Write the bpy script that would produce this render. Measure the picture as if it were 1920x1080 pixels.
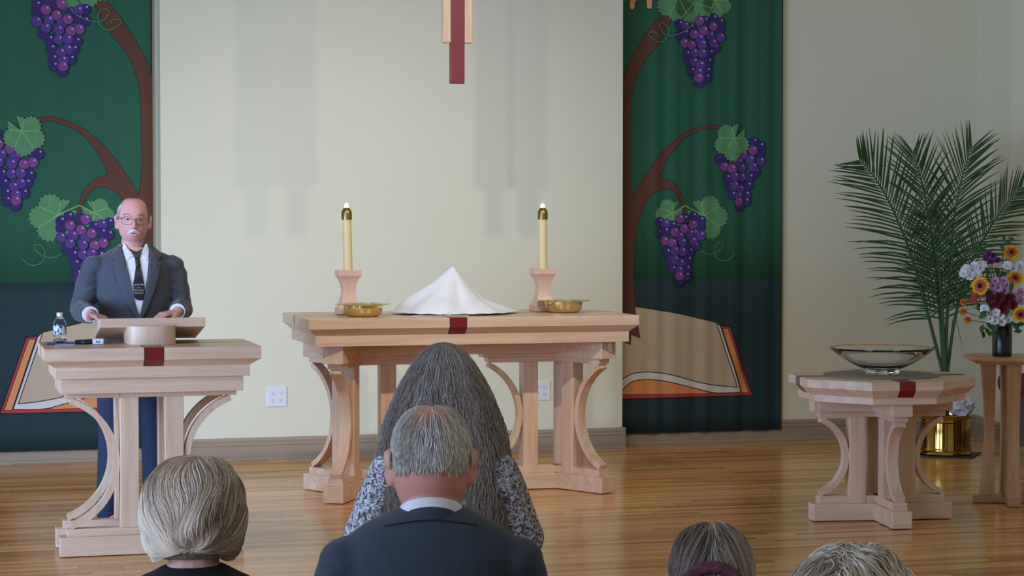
import bpy, bmesh, math, random
import numpy as np
from mathutils import Vector, Matrix, Euler
random.seed(7); np.random.seed(7)
PI = math.pi
for o in list(bpy.data.objects): bpy.data.objects.remove(o)
S = bpy.context.scene
COL = S.collection
R_ = math.radians

# ------------------------------------------------------------------ camera
F_PX = 4000.0; CAM_H = 1.61; YAW = R_(15.5); PITCH = math.atan(140/4000)
cam = bpy.data.cameras.new('camera'); camo = bpy.data.objects.new('camera', cam); COL.objects.link(camo)
cam.sensor_width = 36; cam.sensor_fit = 'HORIZONTAL'; cam.lens = F_PX/1920*36
cam.clip_start = 0.1; cam.clip_end = 100
camo.location = (0, 0, CAM_H); camo.rotation_euler = (PI/2-PITCH, 0, -YAW)
S.camera = camo
# ------------------------------------------------------------------ world, lamps, exposure
S.view_settings.view_transform = 'Standard'; S.view_settings.look = 'None'
S.view_settings.gamma = 1; S.view_settings.use_curve_mapping = False
S.view_settings.exposure = 0.38
w = bpy.data.worlds.new('world'); S.world = w; w.use_nodes = True
w.node_tree.nodes['Background'].inputs[0].default_value = (0.88, 0.85, 0.77, 1)
w.node_tree.nodes['Background'].inputs[1].default_value = 0.25
def area(name, loc, target, sx, sy, col, power, spread=180):
    l = bpy.data.lights.new(name, 'AREA'); l.shape = 'RECTANGLE'; l.size = sx; l.size_y = sy
    l.color = col; l.energy = power; l.spread = R_(spread)
    o = bpy.data.objects.new(name, l); COL.objects.link(o); o.location = loc
    o.rotation_euler = (Vector(target)-Vector(loc)).to_track_quat('-Z', 'Y').to_euler(); return o
def spot(name, loc, target, ang, blend, col, power, rad):
    l = bpy.data.lights.new(name, 'SPOT'); l.spot_size = R_(ang); l.spot_blend = blend
    l.color = col; l.energy = power; l.shadow_soft_size = rad
    o = bpy.data.objects.new(name, l); COL.objects.link(o); o.location = loc
    o.rotation_euler = (Vector(target)-Vector(loc)).to_track_quat('-Z', 'Y').to_euler(); return o
# tall daylight windows in the left wall, out of frame
area('daylight_window', (-3.2, 6.9, 1.45), (3, 12.5, 0.3), 2.4, 2.5, (0.42, 0.62, 1.0), 170)
# low blue fill lamp, added to brighten the lower back wall; no real opening
area('low_blue_fill', (-3.1, 8.6, 0.95), (3.2, 13.8, 0.10), 2.0, 1.6, (0.38, 0.58, 1.0), 36, 75)
area('daylight_window', (-3.2, 2.8, 1.6), (3, 6.5, 0.8), 2.2, 2.8, (0.45, 0.64, 1.0), 100)
# four ceiling track lamps aimed at the altar (they cast the paired shadows of the cross)
for lx, pw in ((5.31, 150), (4.59, 150), (1.05, 185), (0.42, 185)):
    spot('track_lamp', (lx, 6.9, 4.72), (2.75+(lx-3)*-0.10, 12.6, 1.25), 46, 1.0, (1.0, 0.93, 0.80), pw, 0.07)

# ------------------------------------------------------------------ helpers
def tag(o, label=None, cat=None, group=None, kind=None):
    if label: o['label'] = label
    if cat: o['category'] = cat
    if group: o['group'] = group
    if kind: o['kind'] = kind
    return o
def thing(name, label, cat, loc=(0, 0, 0), rz=0, group=None):
    o = bpy.data.objects.new(name, None); COL.objects.link(o); o.empty_display_size = .1
    o.location = loc; o.rotation_euler = (0, 0, rz)
    return tag(o, label, cat, group)
def copy_tree(o, parent=None):
    c = o.copy(); COL.objects.link(c)
    if parent: c.parent = parent
    for ch in [k for k in bpy.data.objects if k.parent == o]: copy_tree(ch, c)
    return c

class MB:
    def __init__(s): s.v = []; s.f = []; s.m = []; s.t = []
    def add(s, vs, fs, mi=0, tint=None):
        n = len(s.v); s.v.extend([tuple(map(float, p)) for p in vs])
        for f in fs: s.f.append(tuple(i+n for i in f)); s.m.append(mi)
        s.t.extend([tint if tint is not None else 0.5]*len(vs)); return s
    def box(s, x0, x1, y0, y1, z0, z1, M=None, mi=0):
        vs = [Vector((x, y, z)) for z in (z0, z1) for x, y in ((x0, y0), (x1, y0), (x1, y1), (x0, y1))]
        if M: vs = [M @ v for v in vs]
        return s.add(vs, [(3, 2, 1, 0), (4, 5, 6, 7), (0, 1, 5, 4), (1, 2, 6, 5), (2, 3, 7, 6), (3, 0, 4, 7)], mi)
    def stack(s, rings, mi=0, cap=True, M=None):
        n = len(rings[0]); vs = [Vector(p) for r in rings for p in r]
        if M: vs = [M @ v for v in vs]
        fs = []
        for k in range(len(rings)-1):
            for i in range(n):
                j = (i+1) % n; fs.append((k*n+i, k*n+j, (k+1)*n+j, (k+1)*n+i))
        if cap: fs.append(tuple(range(n-1, -1, -1))); fs.append(tuple(range((len(rings)-1)*n, len(rings)*n)))
        return s.add(vs, fs, mi)
    def lathe(s, prof, seg=40, c=(0, 0, 0), mi=0, cap=True, M=None):
        rings = [[(c[0]+r*math.cos(2*PI*i/seg), c[1]+r*math.sin(2*PI*i/seg), c[2]+z) for i in range(seg)] for r, z in prof]
        return s.stack(rings, mi, cap, M)
    def tube(s, pts, rad, seg=8, mi=0, tint=None, cap=True, flat=None):
        pts = [Vector(p) for p in pts]; n = len(pts)
        if not hasattr(rad, '__len__'): rad = [rad]*n
        up = Vector((0, 0, 1)); vs = []
        prev = None
        for k, p in enumerate(pts):
            d = (pts[min(k+1, n-1)]-pts[max(k-1, 0)])
            if d.length < 1e-9: d = Vector((0, 0, 1))
            d.normalize()
            if prev is None:
                a = d.cross(up if abs(d.z) < .95 else Vector((1, 0, 0))).normalized()
            else:
                a = (prev-d*prev.dot(d)); a = a.normalized() if a.length > 1e-6 else d.orthogonal().normalized()
            prev = a; b = d.cross(a)
            for i in range(seg):
                t = 2*PI*i/seg; vs.append(p+(a*math.cos(t)+b*math.sin(t)*(flat or 1))*rad[k])
        fs = []
        for k in range(n-1):
            for i in range(seg):
                j = (i+1) % seg; fs.append((k*seg+i, k*seg+j, (k+1)*seg+j, (k+1)*seg+i))
        if cap: fs.append(tuple(range(seg-1, -1, -1))); fs.append(tuple(range((n-1)*seg, n*seg)))
        return s.add(vs, fs, mi, tint)
    def ell(s, c, r, M=None, seg=20, rings=12, mi=0):
        vs = [Vector((0, 0, -1))]
        for k in range(1, rings):
            ph = -PI/2+PI*k/rings
            for i in range(seg):
                t = 2*PI*i/seg; vs.append(Vector((math.cos(ph)*math.cos(t), math.cos(ph)*math.sin(t), math.sin(ph))))
        vs.append(Vector((0, 0, 1)))
        vs = [Vector((v.x*r[0], v.y*r[1], v.z*r[2])) for v in vs]
        if M: vs = [M @ v for v in vs]
        vs = [v+Vector(c) for v in vs]
        fs = [(0, 1+(i+1) % seg, 1+i) for i in range(seg)]
        for k in range(rings-2):
            for i in range(seg):
                j = (i+1) % seg; a = 1+k*seg; fs.append((a+i, a+j, a+seg+j, a+seg+i))
        L = len(vs)-1; a = 1+(rings-2)*seg
        fs += [(L, a+i, a+(i+1) % seg) for i in range(seg)]
        return s.add(vs, fs, mi)
    def cap(s, p0, r0, p1, r1, seg=16):
        p0 = Vector(p0); p1 = Vector(p1); d = p1-p0; L = d.length
        pts = []; rad = []
        dn = d/L
        for a in (-80, -60, -40, -20, 0):
            pts.append(p0+dn*(math.sin(R_(a))*r0)); rad.append(math.cos(R_(a))*r0)
        for a in (.33, .66): pts.append(p0+d*a); rad.append(r0+(r1-r0)*a)
        for a in (0, 20, 40, 60, 80):
            pts.append(p1+dn*(math.sin(R_(a))*r1)); rad.append(math.cos(R_(a))*r1)
        return s.tube(pts, rad, seg)
    def build(s, name, mats, parent=None, smooth=False, bevel=0, angle=None, remesh=0, sm=0, tint=False, loc=None):
        me = bpy.data.meshes.new(name); me.from_pydata(s.v, [], s.f)
        if not isinstance(mats, (list, tuple)): mats = [mats]
        for m in mats: me.materials.append(m)
        if len(mats) > 1: me.polygons.foreach_set('material_index', s.m)
        if tint:
            a = me.attributes.new('tint', 'FLOAT', 'POINT'); a.data.foreach_set('value', s.t)
        me.validate(); me.update()
        if smooth:
            me.polygons.foreach_set('use_smooth', [True]*len(me.polygons))
            if angle: me.set_sharp_from_angle(angle=R_(angle))
        o = bpy.data.objects.new(name, me); COL.objects.link(o)
        if parent: o.parent = parent
        if loc: o.location = loc
        if bevel:
            b = o.modifiers.new('bevel', 'BEVEL'); b.width = bevel; b.segments = 2; b.limit_method = 'ANGLE'; b.angle_limit = R_(35)
        if remesh:
            r = o.modifiers.new('remesh', 'REMESH'); r.mode = 'VOXEL'; r.voxel_size = remesh; r.use_smooth_shade = True
            if sm: q = o.modifiers.new('smooth', 'SMOOTH'); q.iterations = sm; q.factor = .5
        return o

# ------------------------------------------------------------------ materials
def srgb(r, g, b):
    f = lambda c: (c/255/12.92 if c/255 <= .04045 else ((c/255+.055)/1.055)**2.4)
    return (f(r), f(g), f(b), 1)
def newmat(name):
    m = bpy.data.materials.new(name); m.use_nodes = True; nt = m.node_tree
    return m, nt, nt.nodes['Principled BSDF']
def mat(name, col, rough=.5, metal=0, noise=0.06, scale=8, bump=0, bscale=200, spec=None, stretch=None, sheen=0, sss=0):
    m, nt, b = newmat(name); N = nt.nodes; L = nt.links
    b.inputs['Roughness'].default_value = rough; b.inputs['Metallic'].default_value = metal
    if spec is not None: b.inputs['Specular IOR Level'].default_value = spec
    if sheen: b.inputs['Sheen Weight'].default_value = sheen
    if sss: b.inputs['Subsurface Weight'].default_value = sss; b.inputs['Subsurface Scale'].default_value = .01; b.inputs['Subsurface Radius'].default_value = (1, .35, .2)
    tc = N.new('ShaderNodeTexCoord'); mp = N.new('ShaderNodeMapping'); L.new(tc.outputs['Object'], mp.inputs[0])
    if stretch: mp.inputs['Scale'].default_value = stretch
    nz = N.new('ShaderNodeTexNoise'); nz.inputs['Scale'].default_value = scale; nz.inputs['Detail'].default_value = 5
    L.new(mp.outputs[0], nz.inputs['Vector'])
    mx = N.new('ShaderNodeMix'); mx.data_type = 'RGBA'
    mx.inputs[6].default_value = tuple(c*(1-noise*2) for c in col[:3])+(1,)
    mx.inputs[7].default_value = tuple(min(1, c*(1+noise*2)) for c in col[:3])+(1,)
    L.new(nz.outputs[0], mx.inputs[0]); L.new(mx.outputs[2], b.inputs['Base Color'])
    if bump:
        n2 = N.new('ShaderNodeTexNoise'); n2.inputs['Scale'].default_value = bscale; n2.inputs['Detail'].default_value = 3
        L.new(mp.outputs[0], n2.inputs['Vector'])
        bp = N.new('ShaderNodeBump'); bp.inputs['Strength'].default_value = bump; bp.inputs['Distance'].default_value = .003
        L.new(n2.outputs[0], bp.inputs['Height']); L.new(bp.outputs[0], b.inputs['Normal'])
    return m
def wood(name, c1, c2, axis, rough=.38, sc=1.0):
    m, nt, b = newmat(name); N = nt.nodes; L = nt.links
    b.inputs['Roughness'].default_value = rough
    tc = N.new('ShaderNodeTexCoord'); mp = N.new('ShaderNodeMapping'); L.new(tc.outputs['Object'], mp.inputs[0])
    sca = [26*sc]*3; sca['xyz'.index(axis)] = 1.6*sc; mp.inputs['Scale'].default_value = sca
    n1 = N.new('ShaderNodeTexNoise'); n1.inputs['Scale'].default_value = 1.0; n1.inputs['Detail'].default_value = 6; n1.inputs['Distortion'].default_value = .6
    L.new(mp.outputs[0], n1.inputs['Vector'])
    n2 = N.new('ShaderNodeTexNoise'); n2.inputs['Scale'].default_value = 6.0; n2.inputs['Detail'].default_value = 3
    L.new(mp.outputs[0], n2.inputs['Vector'])
    ad = N.new('ShaderNodeMath'); ad.operation = 'MULTIPLY_ADD'; ad.inputs[1].default_value = .35; L.new(n2.outputs[0], ad.inputs[0]); L.new(n1.outputs[0], ad.inputs[2])
    cr = N.new('ShaderNodeValToRGB'); e = cr.color_ramp.elements
    e[0].position = .45; e[0].color = c2; e[1].position = .85; e[1].color = c1
    L.new(ad.outputs[0], cr.inputs[0]); L.new(cr.outputs[0], b.inputs['Base Color'])
    bp = N.new('ShaderNodeBump'); bp.inputs['Strength'].default_value = .06; bp.inputs['Distance'].default_value = .002
    L.new(n1.outputs[0], bp.inputs['Height']); L.new(bp.outputs[0], b.inputs['Normal'])
    return m
mc1, mc2 = srgb(224, 194, 166), srgb(202, 166, 138)
W = {a: wood('maple_'+a, mc1, mc2, a) for a in 'xyz'}
PK = wood('pink_maple', srgb(222, 184, 164), srgb(212, 172, 152), 'z')
STW = {a: wood('stand_ash_'+a, srgb(205, 165, 125), srgb(180, 138, 98), a) for a in 'xyz'}
RED = mat('red_inlay', srgb(120, 24, 26), .3, noise=.12)
REDX = mat('cross_red', srgb(122, 36, 50), .4, noise=.10, scale=5, stretch=(1, 1, .4))
GREYIN = mat('dark_inlay', srgb(92, 74, 70), .35)
BLACK = mat('black_line', srgb(22, 16, 22), .7, noise=.02)

def floor_mat():
    m, nt, b = newmat('hardwood_floor'); N = nt.nodes; L = nt.links
    tc = N.new('ShaderNodeTexCoord'); sp = N.new('ShaderNodeSeparateXYZ'); L.new(tc.outputs['Object'], sp.inputs[0])
    def math_(op, a, bb=None, v=None):
        n = N.new('ShaderNodeMath'); n.operation = op
        if isinstance(a, (int, float)): n.inputs[0].default_value = a
        else: L.new(a, n.inputs[0])
        if bb is not None:
            if isinstance(bb, (int, float)): n.inputs[1].default_value = bb
            else: L.new(bb, n.inputs[1])
        return n.outputs[0]
    row = math_('FLOOR', math_('DIVIDE', sp.outputs[1], .057))
    wn = N.new('ShaderNodeTexWhiteNoise'); wn.noise_dimensions = '1D'; L.new(row, wn.inputs['W'])
    off = math_('MULTIPLY', wn.outputs['Value'], 7.3)
    xx = math_('ADD', sp.outputs[0], off)
    seg = math_('FLOOR', math_('DIVIDE', xx, 1.1))
    cmb = N.new('ShaderNodeCombineXYZ'); L.new(row, cmb.inputs[0]); L.new(seg, cmb.inputs[1])
    w2 = N.new('ShaderNodeTexWhiteNoise'); w2.noise_dimensions = '2D'; L.new(cmb.outputs[0], w2.inputs['Vector'])
    mp = N.new('ShaderNodeMapping'); mp.inputs['Scale'].default_value = (1.7, 30, 1); L.new(tc.outputs['Object'], mp.inputs[0])
    vadd = N.new('ShaderNodeVectorMath'); vadd.operation = 'ADD'; L.new(mp.outputs[0], vadd.inputs[0])
    sc = N.new('ShaderNodeVectorMath'); sc.operation = 'SCALE'; sc.inputs['Scale'].default_value = 20; L.new(w2.outputs['Color'], sc.inputs[0]); L.new(sc.outputs[0], vadd.inputs[1])
    nz = N.new('ShaderNodeTexNoise'); nz.inputs['Scale'].default_value = 1.0; nz.inputs['Detail'].default_value = 6; nz.inputs['Distortion'].default_value = .8; L.new(vadd.outputs[0], nz.inputs['Vector'])
    f = math_('ADD', math_('MULTIPLY', w2.outputs['Value'], .5), math_('MULTIPLY', nz.outputs[0], .75))
    cr = N.new('ShaderNodeValToRGB'); e = cr.color_ramp.elements
    e[0].position = .25; e[0].color = srgb(146, 92, 42); e[1].position = .95; e[1].color = srgb(240, 184, 112)
    k = cr.color_ramp.elements.new(.55); k.color = srgb(206, 146, 82)
    L.new(f, cr.inputs[0])
    # dark seams between strips
    fr = math_('FRACT', math_('DIVIDE', sp.outputs[1], .057)); seam = math_('LESS_THAN', fr, .045)
    fx = math_('FRACT', math_('DIVIDE', xx, 1.1)); sx = math_('LESS_THAN', fx, .003)
    sm = math_('MAXIMUM', seam, sx)
    # dark mineral streaks
    mp3 = N.new('ShaderNodeMapping'); mp3.inputs['Scale'].default_value = (1.1, 42, 1); L.new(tc.outputs['Object'], mp3.inputs[0])
    n3 = N.new('ShaderNodeTexNoise'); n3.inputs['Scale'].default_value = 1; n3.inputs['Detail'].default_value = 2; L.new(mp3.outputs[0], n3.inputs['Vector'])
    stq = N.new('ShaderNodeMapRange'); stq.inputs[1].default_value = .66; stq.inputs[2].default_value = .74; L.new(n3.outputs[0], stq.inputs[0])
    allm = math_('MINIMUM', math_('ADD', math_('MULTIPLY', sm, .7), math_('MULTIPLY', stq.outputs[0], .55)), .85)
    mx = N.new('ShaderNodeMix'); mx.data_type = 'RGBA'; L.new(allm, mx.inputs[0]); L.new(cr.outputs[0], mx.inputs[6]); mx.inputs[7].default_value = srgb(96, 56, 26)
    L.new(mx.outputs[2], b.inputs['Base Color'])
    b.inputs['Roughness'].default_value = .20; b.inputs['Specular IOR Level'].default_value = .32
    bp = N.new('ShaderNodeBump'); bp.inputs['Strength'].default_value = .12; bp.inputs['Distance'].default_value = .002
    L.new(math_('SUBTRACT', nz.outputs[0], sm), bp.inputs['Height']); L.new(bp.outputs[0], b.inputs['Normal'])
    return m
M_FLOOR = floor_mat()
M_WALL = mat('cream_wall_paint', srgb(222, 220, 196), .75, noise=.012, scale=3, bump=.05, bscale=300)
M_BASE = mat('taupe_baseboard', srgb(158, 140, 120), .55, noise=.02)
M_WHITE = mat('white_plastic', srgb(226, 228, 236), .35, noise=.01)
M_DARK = mat('dark_slot', srgb(40, 40, 48), .6)

# ------------------------------------------------------------------ room
MB().add([(-6, -3, 0), (12, -3, 0), (12, 15.5, 0), (-6, 15.5, 0), (-6, -3, -.1), (12, -3, -.1), (12, 15.5, -.1), (-6, 15.5, -.1)],
         [(0, 1, 2, 3), (7, 6, 5, 4), (0, 4, 5, 1), (1, 5, 6, 2), (2, 6, 7, 3), (3, 7, 4, 0)]).build('floor', M_FLOOR)['kind'] = 'structure'
YC, YR = 13.85, 14.05            # bumped-out centre wall, recessed walls
XL, XR = 1.495, 4.625
HT = 5.2
m = MB(); m.box(XL, XR, YC, YR+.2, 0, HT); tag(m.build('wall_center', M_WALL), kind='structure')
m = MB(); m.box(XR-.02, 7.6, YR, YR+.2, 0, HT); tag(m.build('wall_back_right', M_WALL), kind='structure')
m = MB(); m.box(-5.0, XL+.02, YR, YR+.2, 0, HT); tag(m.build('wall_back_left', M_WALL), kind='structure')
# side wall on the right, slightly splayed
sw = [(7.40, YR), (7.235, 13.25), (7.235, 10.4), (7.235, 4.0)]
m = MB()
for i in range(3):
    (x0, y0), (x1, y1) = sw[i], sw[i+1]
    m.add([(x0, y0, 0), (x1, y1, 0), (x1+.25, y1, 0), (x0+.25, y0, 0), (x0, y0, HT), (x1, y1, HT), (x1+.25, y1, HT), (x0+.25, y0, HT)],
          [(0, 1, 2, 3), (7, 6, 5, 4), (0, 4, 5, 1), (1, 5, 6, 2), (2, 6, 7, 3), (3, 7, 4, 0)])
tag(m.build('wall_right', M_WALL), kind='structure')
def base_run(name, a, b):
    a = Vector((a[0], a[1], 0)); b = Vector((b[0], b[1], 0)); d = (b-a).normalized(); n = Vector((d.y, -d.x, 0))
    prof = [(0, 0), (.030, 0), (.030, .010), (.024, .018), (.016, .022), (.016, .092), (.021, .096), (.021, .104), (.014, .112), (.017, .128), (.012, .142), (0, .145)]
    m = MB(); m.stack([[p+n*u+Vector((0, 0, z)) for u, z in prof] for p in (a, b)]); return tag(m.build(name, M_BASE), kind='structure')
base_run('baseboard_center', (XL-.02, YC), (XR+.02, YC))
base_run('baseboard_right_return', (XR, YC-.01), (XR, YR))
base_run('baseboard_back_right', (XR, YR), (7.40, YR))
base_run('baseboard_back_left', (-4.5, YR), (XL, YR))
base_run('baseboard_side', (7.40, YR), (7.235, 13.25)); base_run('baseboard_side_near', (7.235, 13.25), (7.235, 9.0))

# electrical outlets
def outlet(x, label):
    t = thing('electrical_outlet', label, 'outlet', (x, YC, .41), 0, 'power outlets on the cream wall')
    m = MB(); m.box(-.066, .066, -.009, 0, -.066, .066); m.build('cover_plate', M_WHITE, t, bevel=.004)
    for sx in (-.026, .026):
        for sz in (-.024, .024):
            m = MB(); m.lathe([(.017, 0), (.017, .002)], 20, M=Matrix.Translation((sx, -.009, sz)) @ Matrix.Rotation(PI/2, 4, 'X'))
            r = m.build('socket', M_WHITE, t, smooth=True, angle=40)
            q = MB(); q.box(sx-.0075, sx-.0050, -.0118, -.0105, sz, sz+.008); q.box(sx+.0050, sx+.0075, -.0118, -.0105, sz, sz+.008); q.box(sx-.002, sx+.002, -.0118, -.0105, sz-.010, sz-.005)
            q.build('slot', M_DARK, r)
    return t
outlet(2.241, 'white four-socket outlet plate on the wall between lectern and altar table')
outlet(4.042, 'white four-socket outlet plate seen between the right legs of the altar table')

# ------------------------------------------------------------------ banners
M_BG = mat('banner_green', srgb(30, 90, 66), .8, noise=.05, scale=3)
M_BT = mat('banner_teal', srgb(24, 52, 56), .8, noise=.05, scale=3)
B_MATS = dict(brown=mat('print_brown', srgb(92, 54, 40), .8), black=BLACK, leaf=mat('print_leaf', srgb(84, 140, 92), .8, noise=.1, scale=30),
              vein=mat('print_vein', srgb(128, 178, 98), .8), tan=mat('print_page', srgb(190, 170, 142), .8, noise=.02), edge=mat('print_page_edge', srgb(214, 208, 200), .8, noise=.02),
              orange=mat('print_orange', srgb(216, 142, 84), .8), red=mat('print_red', srgb(186, 56, 58), .8), letter=mat('print_letter', srgb(222, 158, 100), .8),
              gd=mat('print_grape_dark', srgb(48, 32, 100), .8, noise=.1, scale=40), gp=mat('print_grape_purple', srgb(84, 52, 128), .8, noise=.1, scale=40),
              gm=mat('print_grape_magenta', srgb(122, 62, 128), .8, noise=.1, scale=40), go=mat('print_grape_rim', srgb(30, 20, 72), .8),
              dot=mat('print_grape_dot', srgb(176, 160, 200), .8), tend=mat('print_tendril', srgb(90, 140, 96), .8))
th = YAW; FX = F_PX
_R = Vector((math.cos(th), -math.sin(th), 0)); _F = Vector((math.sin(th)*math.cos(PITCH), math.cos(th)*math.cos(PITCH), -math.sin(PITCH))); _U = _R.cross(_F)
def atY(x, y, Y):   # photo tracing -> point on the plane Y
    r = _F+_R*((x-960)/FX)+_U*((540-y)/FX); return Vector((0, 0, CAM_H))+r*(Y/r.y)
def bp_(x, y):      # traced point on the right banner -> banner coordinates (u from the trunk edge, z)
    p = atY(x, y, YR-.03); return (p.x-4.655, p.z)
GR = [(700,290,'d'),(700,420,'d'),(850,330,'d'),(1110,220,'d'),(1190,345,'d'),(1190,270,'d'),(1000,250,'d'),(770,310,'p'),(770,400,'d'),(940,250,'m'),(1100,320,'m'),(990,370,'m'),(1070,430,'p'),(940,460,'p'),(880,410,'m'),(1190,450,'p'),(760,515,'m'),(970,530,'p'),(1130,575,'d'),(1100,515,'p'),(850,540,'m'),(790,650,'d'),(1065,640,'d'),(970,640,'p'),(880,630,'p'),(820,740,'d'),(1045,740,'d'),(880,740,'p'),(950,780,'p'),(850,850,'d'),(1025,850,'d'),(930,865,'p'),(1020,930,'d'),(935,985,'d'),(930,930,'m')]
TRUNK = [(1237,29),(1215,53),(1193,89),(1176,119),(1165,144),(1160,170),(1160,640),(1180,647),(1181,628),(1198,635),(1192,600),(1190,589),(1187,560),(1185,522),(1185,488),(1187,453),(1192,421),(1200,396),(1209,377),(1222,362),(1238,355),(1253,355),(1266,365),(1275,384),(1281,400),(1286,416),(1287,413),(1282,387),(1275,365),(1263,347),(1247,336),(1234,333),(1241,314),(1256,286),(1278,261),(1304,247),(1329,241),(1357,243),(1350,237),(1329,233),(1304,239),(1275,253),(1250,273),(1225,302),(1200,340),(1184,369),(1181,346),(1178,314),(1178,300),(1180,211),(1184,172),(1194,136),(1209,111),(1232,81),(1252,42),(1262,20),(1250,5)]
TEND2 = [(930,150),(900,220),(820,330),(740,385),(640,420),(540,415),(470,350),(455,300),(500,275),(560,320),(572,400),(530,480),(450,505),(370,460),(330,410),(350,385),(410,390),(440,430)]
TEND1 = [(540,795),(590,815),(640,800),(675,765),(670,742),(640,750),(622,790),(640,840),(690,855),(735,820),(738,795)]
def smooth_line(pts, n=6):
    out = []
    P = [pts[0]]+list(pts)+[pts[-1]]
    for i in range(1, len(P)-2):
        for k in range(n):
            t = k/n; a, b, c, d = P[i-1], P[i], P[i+1], P[i+2]
            out.append(tuple(.5*((2*b[j])+(-a[j]+c[j])*t+(2*a[j]-5*b[j]+4*c[j]-d[j])*t*t+(-a[j]+3*b[j]-3*c[j]+d[j])*t**3) for j in (0, 1)))
    out.append(tuple(pts[-1])); return out

def banner(name, label, x0, mirror, fold, ytop=0):
    Wd = 1.20; H0, H1 = .078, 4.9
    NCOL = 120; xs = [Wd*i/NCOL for i in range(NCOL+1)]
    def fy(u):     # fold depth at u
        return fold*(.55*math.sin(u*31+1.0)+.35*math.sin(u*53+.3)+.25*math.sin(u*17+2))
    t = thing(name, label, 'banner', (0, 0, 0), 0)
    ybase = YR-.035
    X = (lambda u: x0-u) if mirror else (lambda u: x0+u)
    def fyl(u):
        u = min(max(u, 0), Wd); k = min(int(u/Wd*NCOL), NCOL-1); a = (u-xs[k])/(Wd/NCOL); return fy(xs[k])*(1-a)+fy(xs[k+1])*a
    def grid(z0, z1, nm, mt):
        m = MB(); rows = 8; vs = []
        for r in range(rows+1):
            for u in xs: vs.append((X(u), ybase-fy(u), z0+(z1-z0)*r/rows))
        fs = []
        for r in range(rows):
            for i in range(NCOL):
                q = (r*(NCOL+1)+i, r*(NCOL+1)+i+1, (r+1)*(NCOL+1)+i+1, (r+1)*(NCOL+1)+i); fs.append(q[::-1] if mirror else q)
        m.add(vs, fs); o = m.build(nm, mt, t, smooth=True)
        s = o.modifiers.new('solid', 'SOLIDIFY'); s.thickness = .004; s.offset = -1
        return o
    grid(1.163, H1, 'upper_field', M_BG); grid(H0, 1.163, 'lower_field', M_BT)
    def art(nm, items, keys):
        """items: (kind, polygon in banner coords, layer, matkey)"""
        bm = bmesh.new()
        for poly, layer, key in items:
            poly = [(min(max(u, 0.0005), Wd-.0005), z) for u, z in poly]
            b2 = bmesh.new(); vs = [b2.verts.new((u, 0, z)) for u, z in poly]
            try: b2.faces.new(vs)
            except Exception: b2.free(); continue
            b2.normal_update(); bmesh.ops.triangulate(b2, faces=b2.faces[:], ngon_method='EAR_CLIP')
            u0 = min(p[0] for p in poly); u1 = max(p[0] for p in poly)
            if u1-u0 > .006:
                for x in xs:
                    if u0+1e-4 < x < u1-1e-4:
                        bmesh.ops.bisect_plane(b2, geom=b2.verts[:]+b2.edges[:]+b2.faces[:], plane_co=(x, 0, 0), plane_no=(1, 0, 0))
            b2.verts.ensure_lookup_table()
            mp = {}
            for v in b2.verts:
                mp[v.index if v.index >= 0 else id(v)] = None
            b2.verts.index_update()
            nv = [bm.verts.new((X(v.co.x), ybase-fyl(v.co.x)-.0012*layer, v.co.z)) for v in b2.verts]
            for f in b2.faces:
                try: g = bm.faces.new([nv[v.index] for v in f.verts]); g.material_index = keys.index(key)
                except Exception: pass
            b2.free()
        bm.normal_update()
        for f in bm.faces:
            if f.normal.y > 0: f.normal_flip()
        me = bpy.data.meshes.new(nm); bm.to_mesh(me); bm.free()
        for k in keys: me.materials.append(B_MATS[k])
        o = bpy.data.objects.new(nm, me); COL.objects.link(o); o.parent = t; return o
    def stroke(pts, wd, layer, key, closed=False):
        out = []; n = len(pts)
        for i in range(n-(0 if closed else 1)):
            a = Vector(pts[i]+(0,)); b = Vector(pts[(i+1) % n]+(0,)); d = b-a
            if d.length < 1e-6: continue
            d.normalize(); p = Vector((-d.y, d.x, 0))*wd/2; e = d*wd*.35
            q = [a-e-p, b+e-p, b+e+p, a-e+p]; out.append(([(v.x, v.y) for v in q], layer, key))
        return out
    # vine
    tr = [bp_(*p) for p in smooth_line(TRUNK[:6], 3)+TRUNK[6:11]+smooth_line(TRUNK[11:26], 3)+smooth_line(TRUNK[26:32], 3)+smooth_line(TRUNK[32:38], 3)+smooth_line(TRUNK[38:45], 3)+smooth_line(TRUNK[45:], 3)]
    tr = [tr[i] for i in range(len(tr)) if i == 0 or (Vector(tr[i])-Vector(tr[i-1])).length > 1e-5]
    art('printed_vine', [(tr, 3, 'brown')]+stroke(tr, .005, 2.2, 'black', True), ['brown', 'black'])
    # leaves
    def leaf(cx, cy, r, rot, layer):
        c = bp_(cx, cy); rr = r/265; pts = []
        for k in range(60):
            a = 2*PI*k/60; q = a
            lob = .74+.24*abs(math.cos(2.5*q))**.7; ser = 1+.05*(1 if k % 2 else -1)
            if abs((q-PI+PI) % (2*PI)) < .16 or abs(q-2*PI) < .16: lob = .35
            a2 = a+rot; pts.append((c[0]+rr*lob*ser*math.sin(a2), c[1]+rr*lob*ser*math.cos(a2)))
        it = [(pts, layer, 'leaf')]
        for j in range(5):
            a = rot+PI+(j-2)*2*PI/5*1.0
            e = (c[0]+rr*.75*math.sin(a), c[1]+rr*.75*math.cos(a)); it += stroke([(c[0]+rr*.2*math.sin(rot), c[1]+rr*.2*math.cos(rot)), e], .005, layer+.5, 'vein')
        return it
    leaves = [leaf(1264, 2, 40, .5, 6), leaf(1300, 14, 40, -.3, 6), leaf(1340, 6, 30, -.6, 6), leaf(1368, 266, 36, .6, 13), leaf(1252, 402, 29, .9, 3.6), leaf(1322, 408, 42, -1.0, 3.6)]
    for it in leaves: art('printed_leaf', it, ['leaf', 'vein'])
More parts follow.
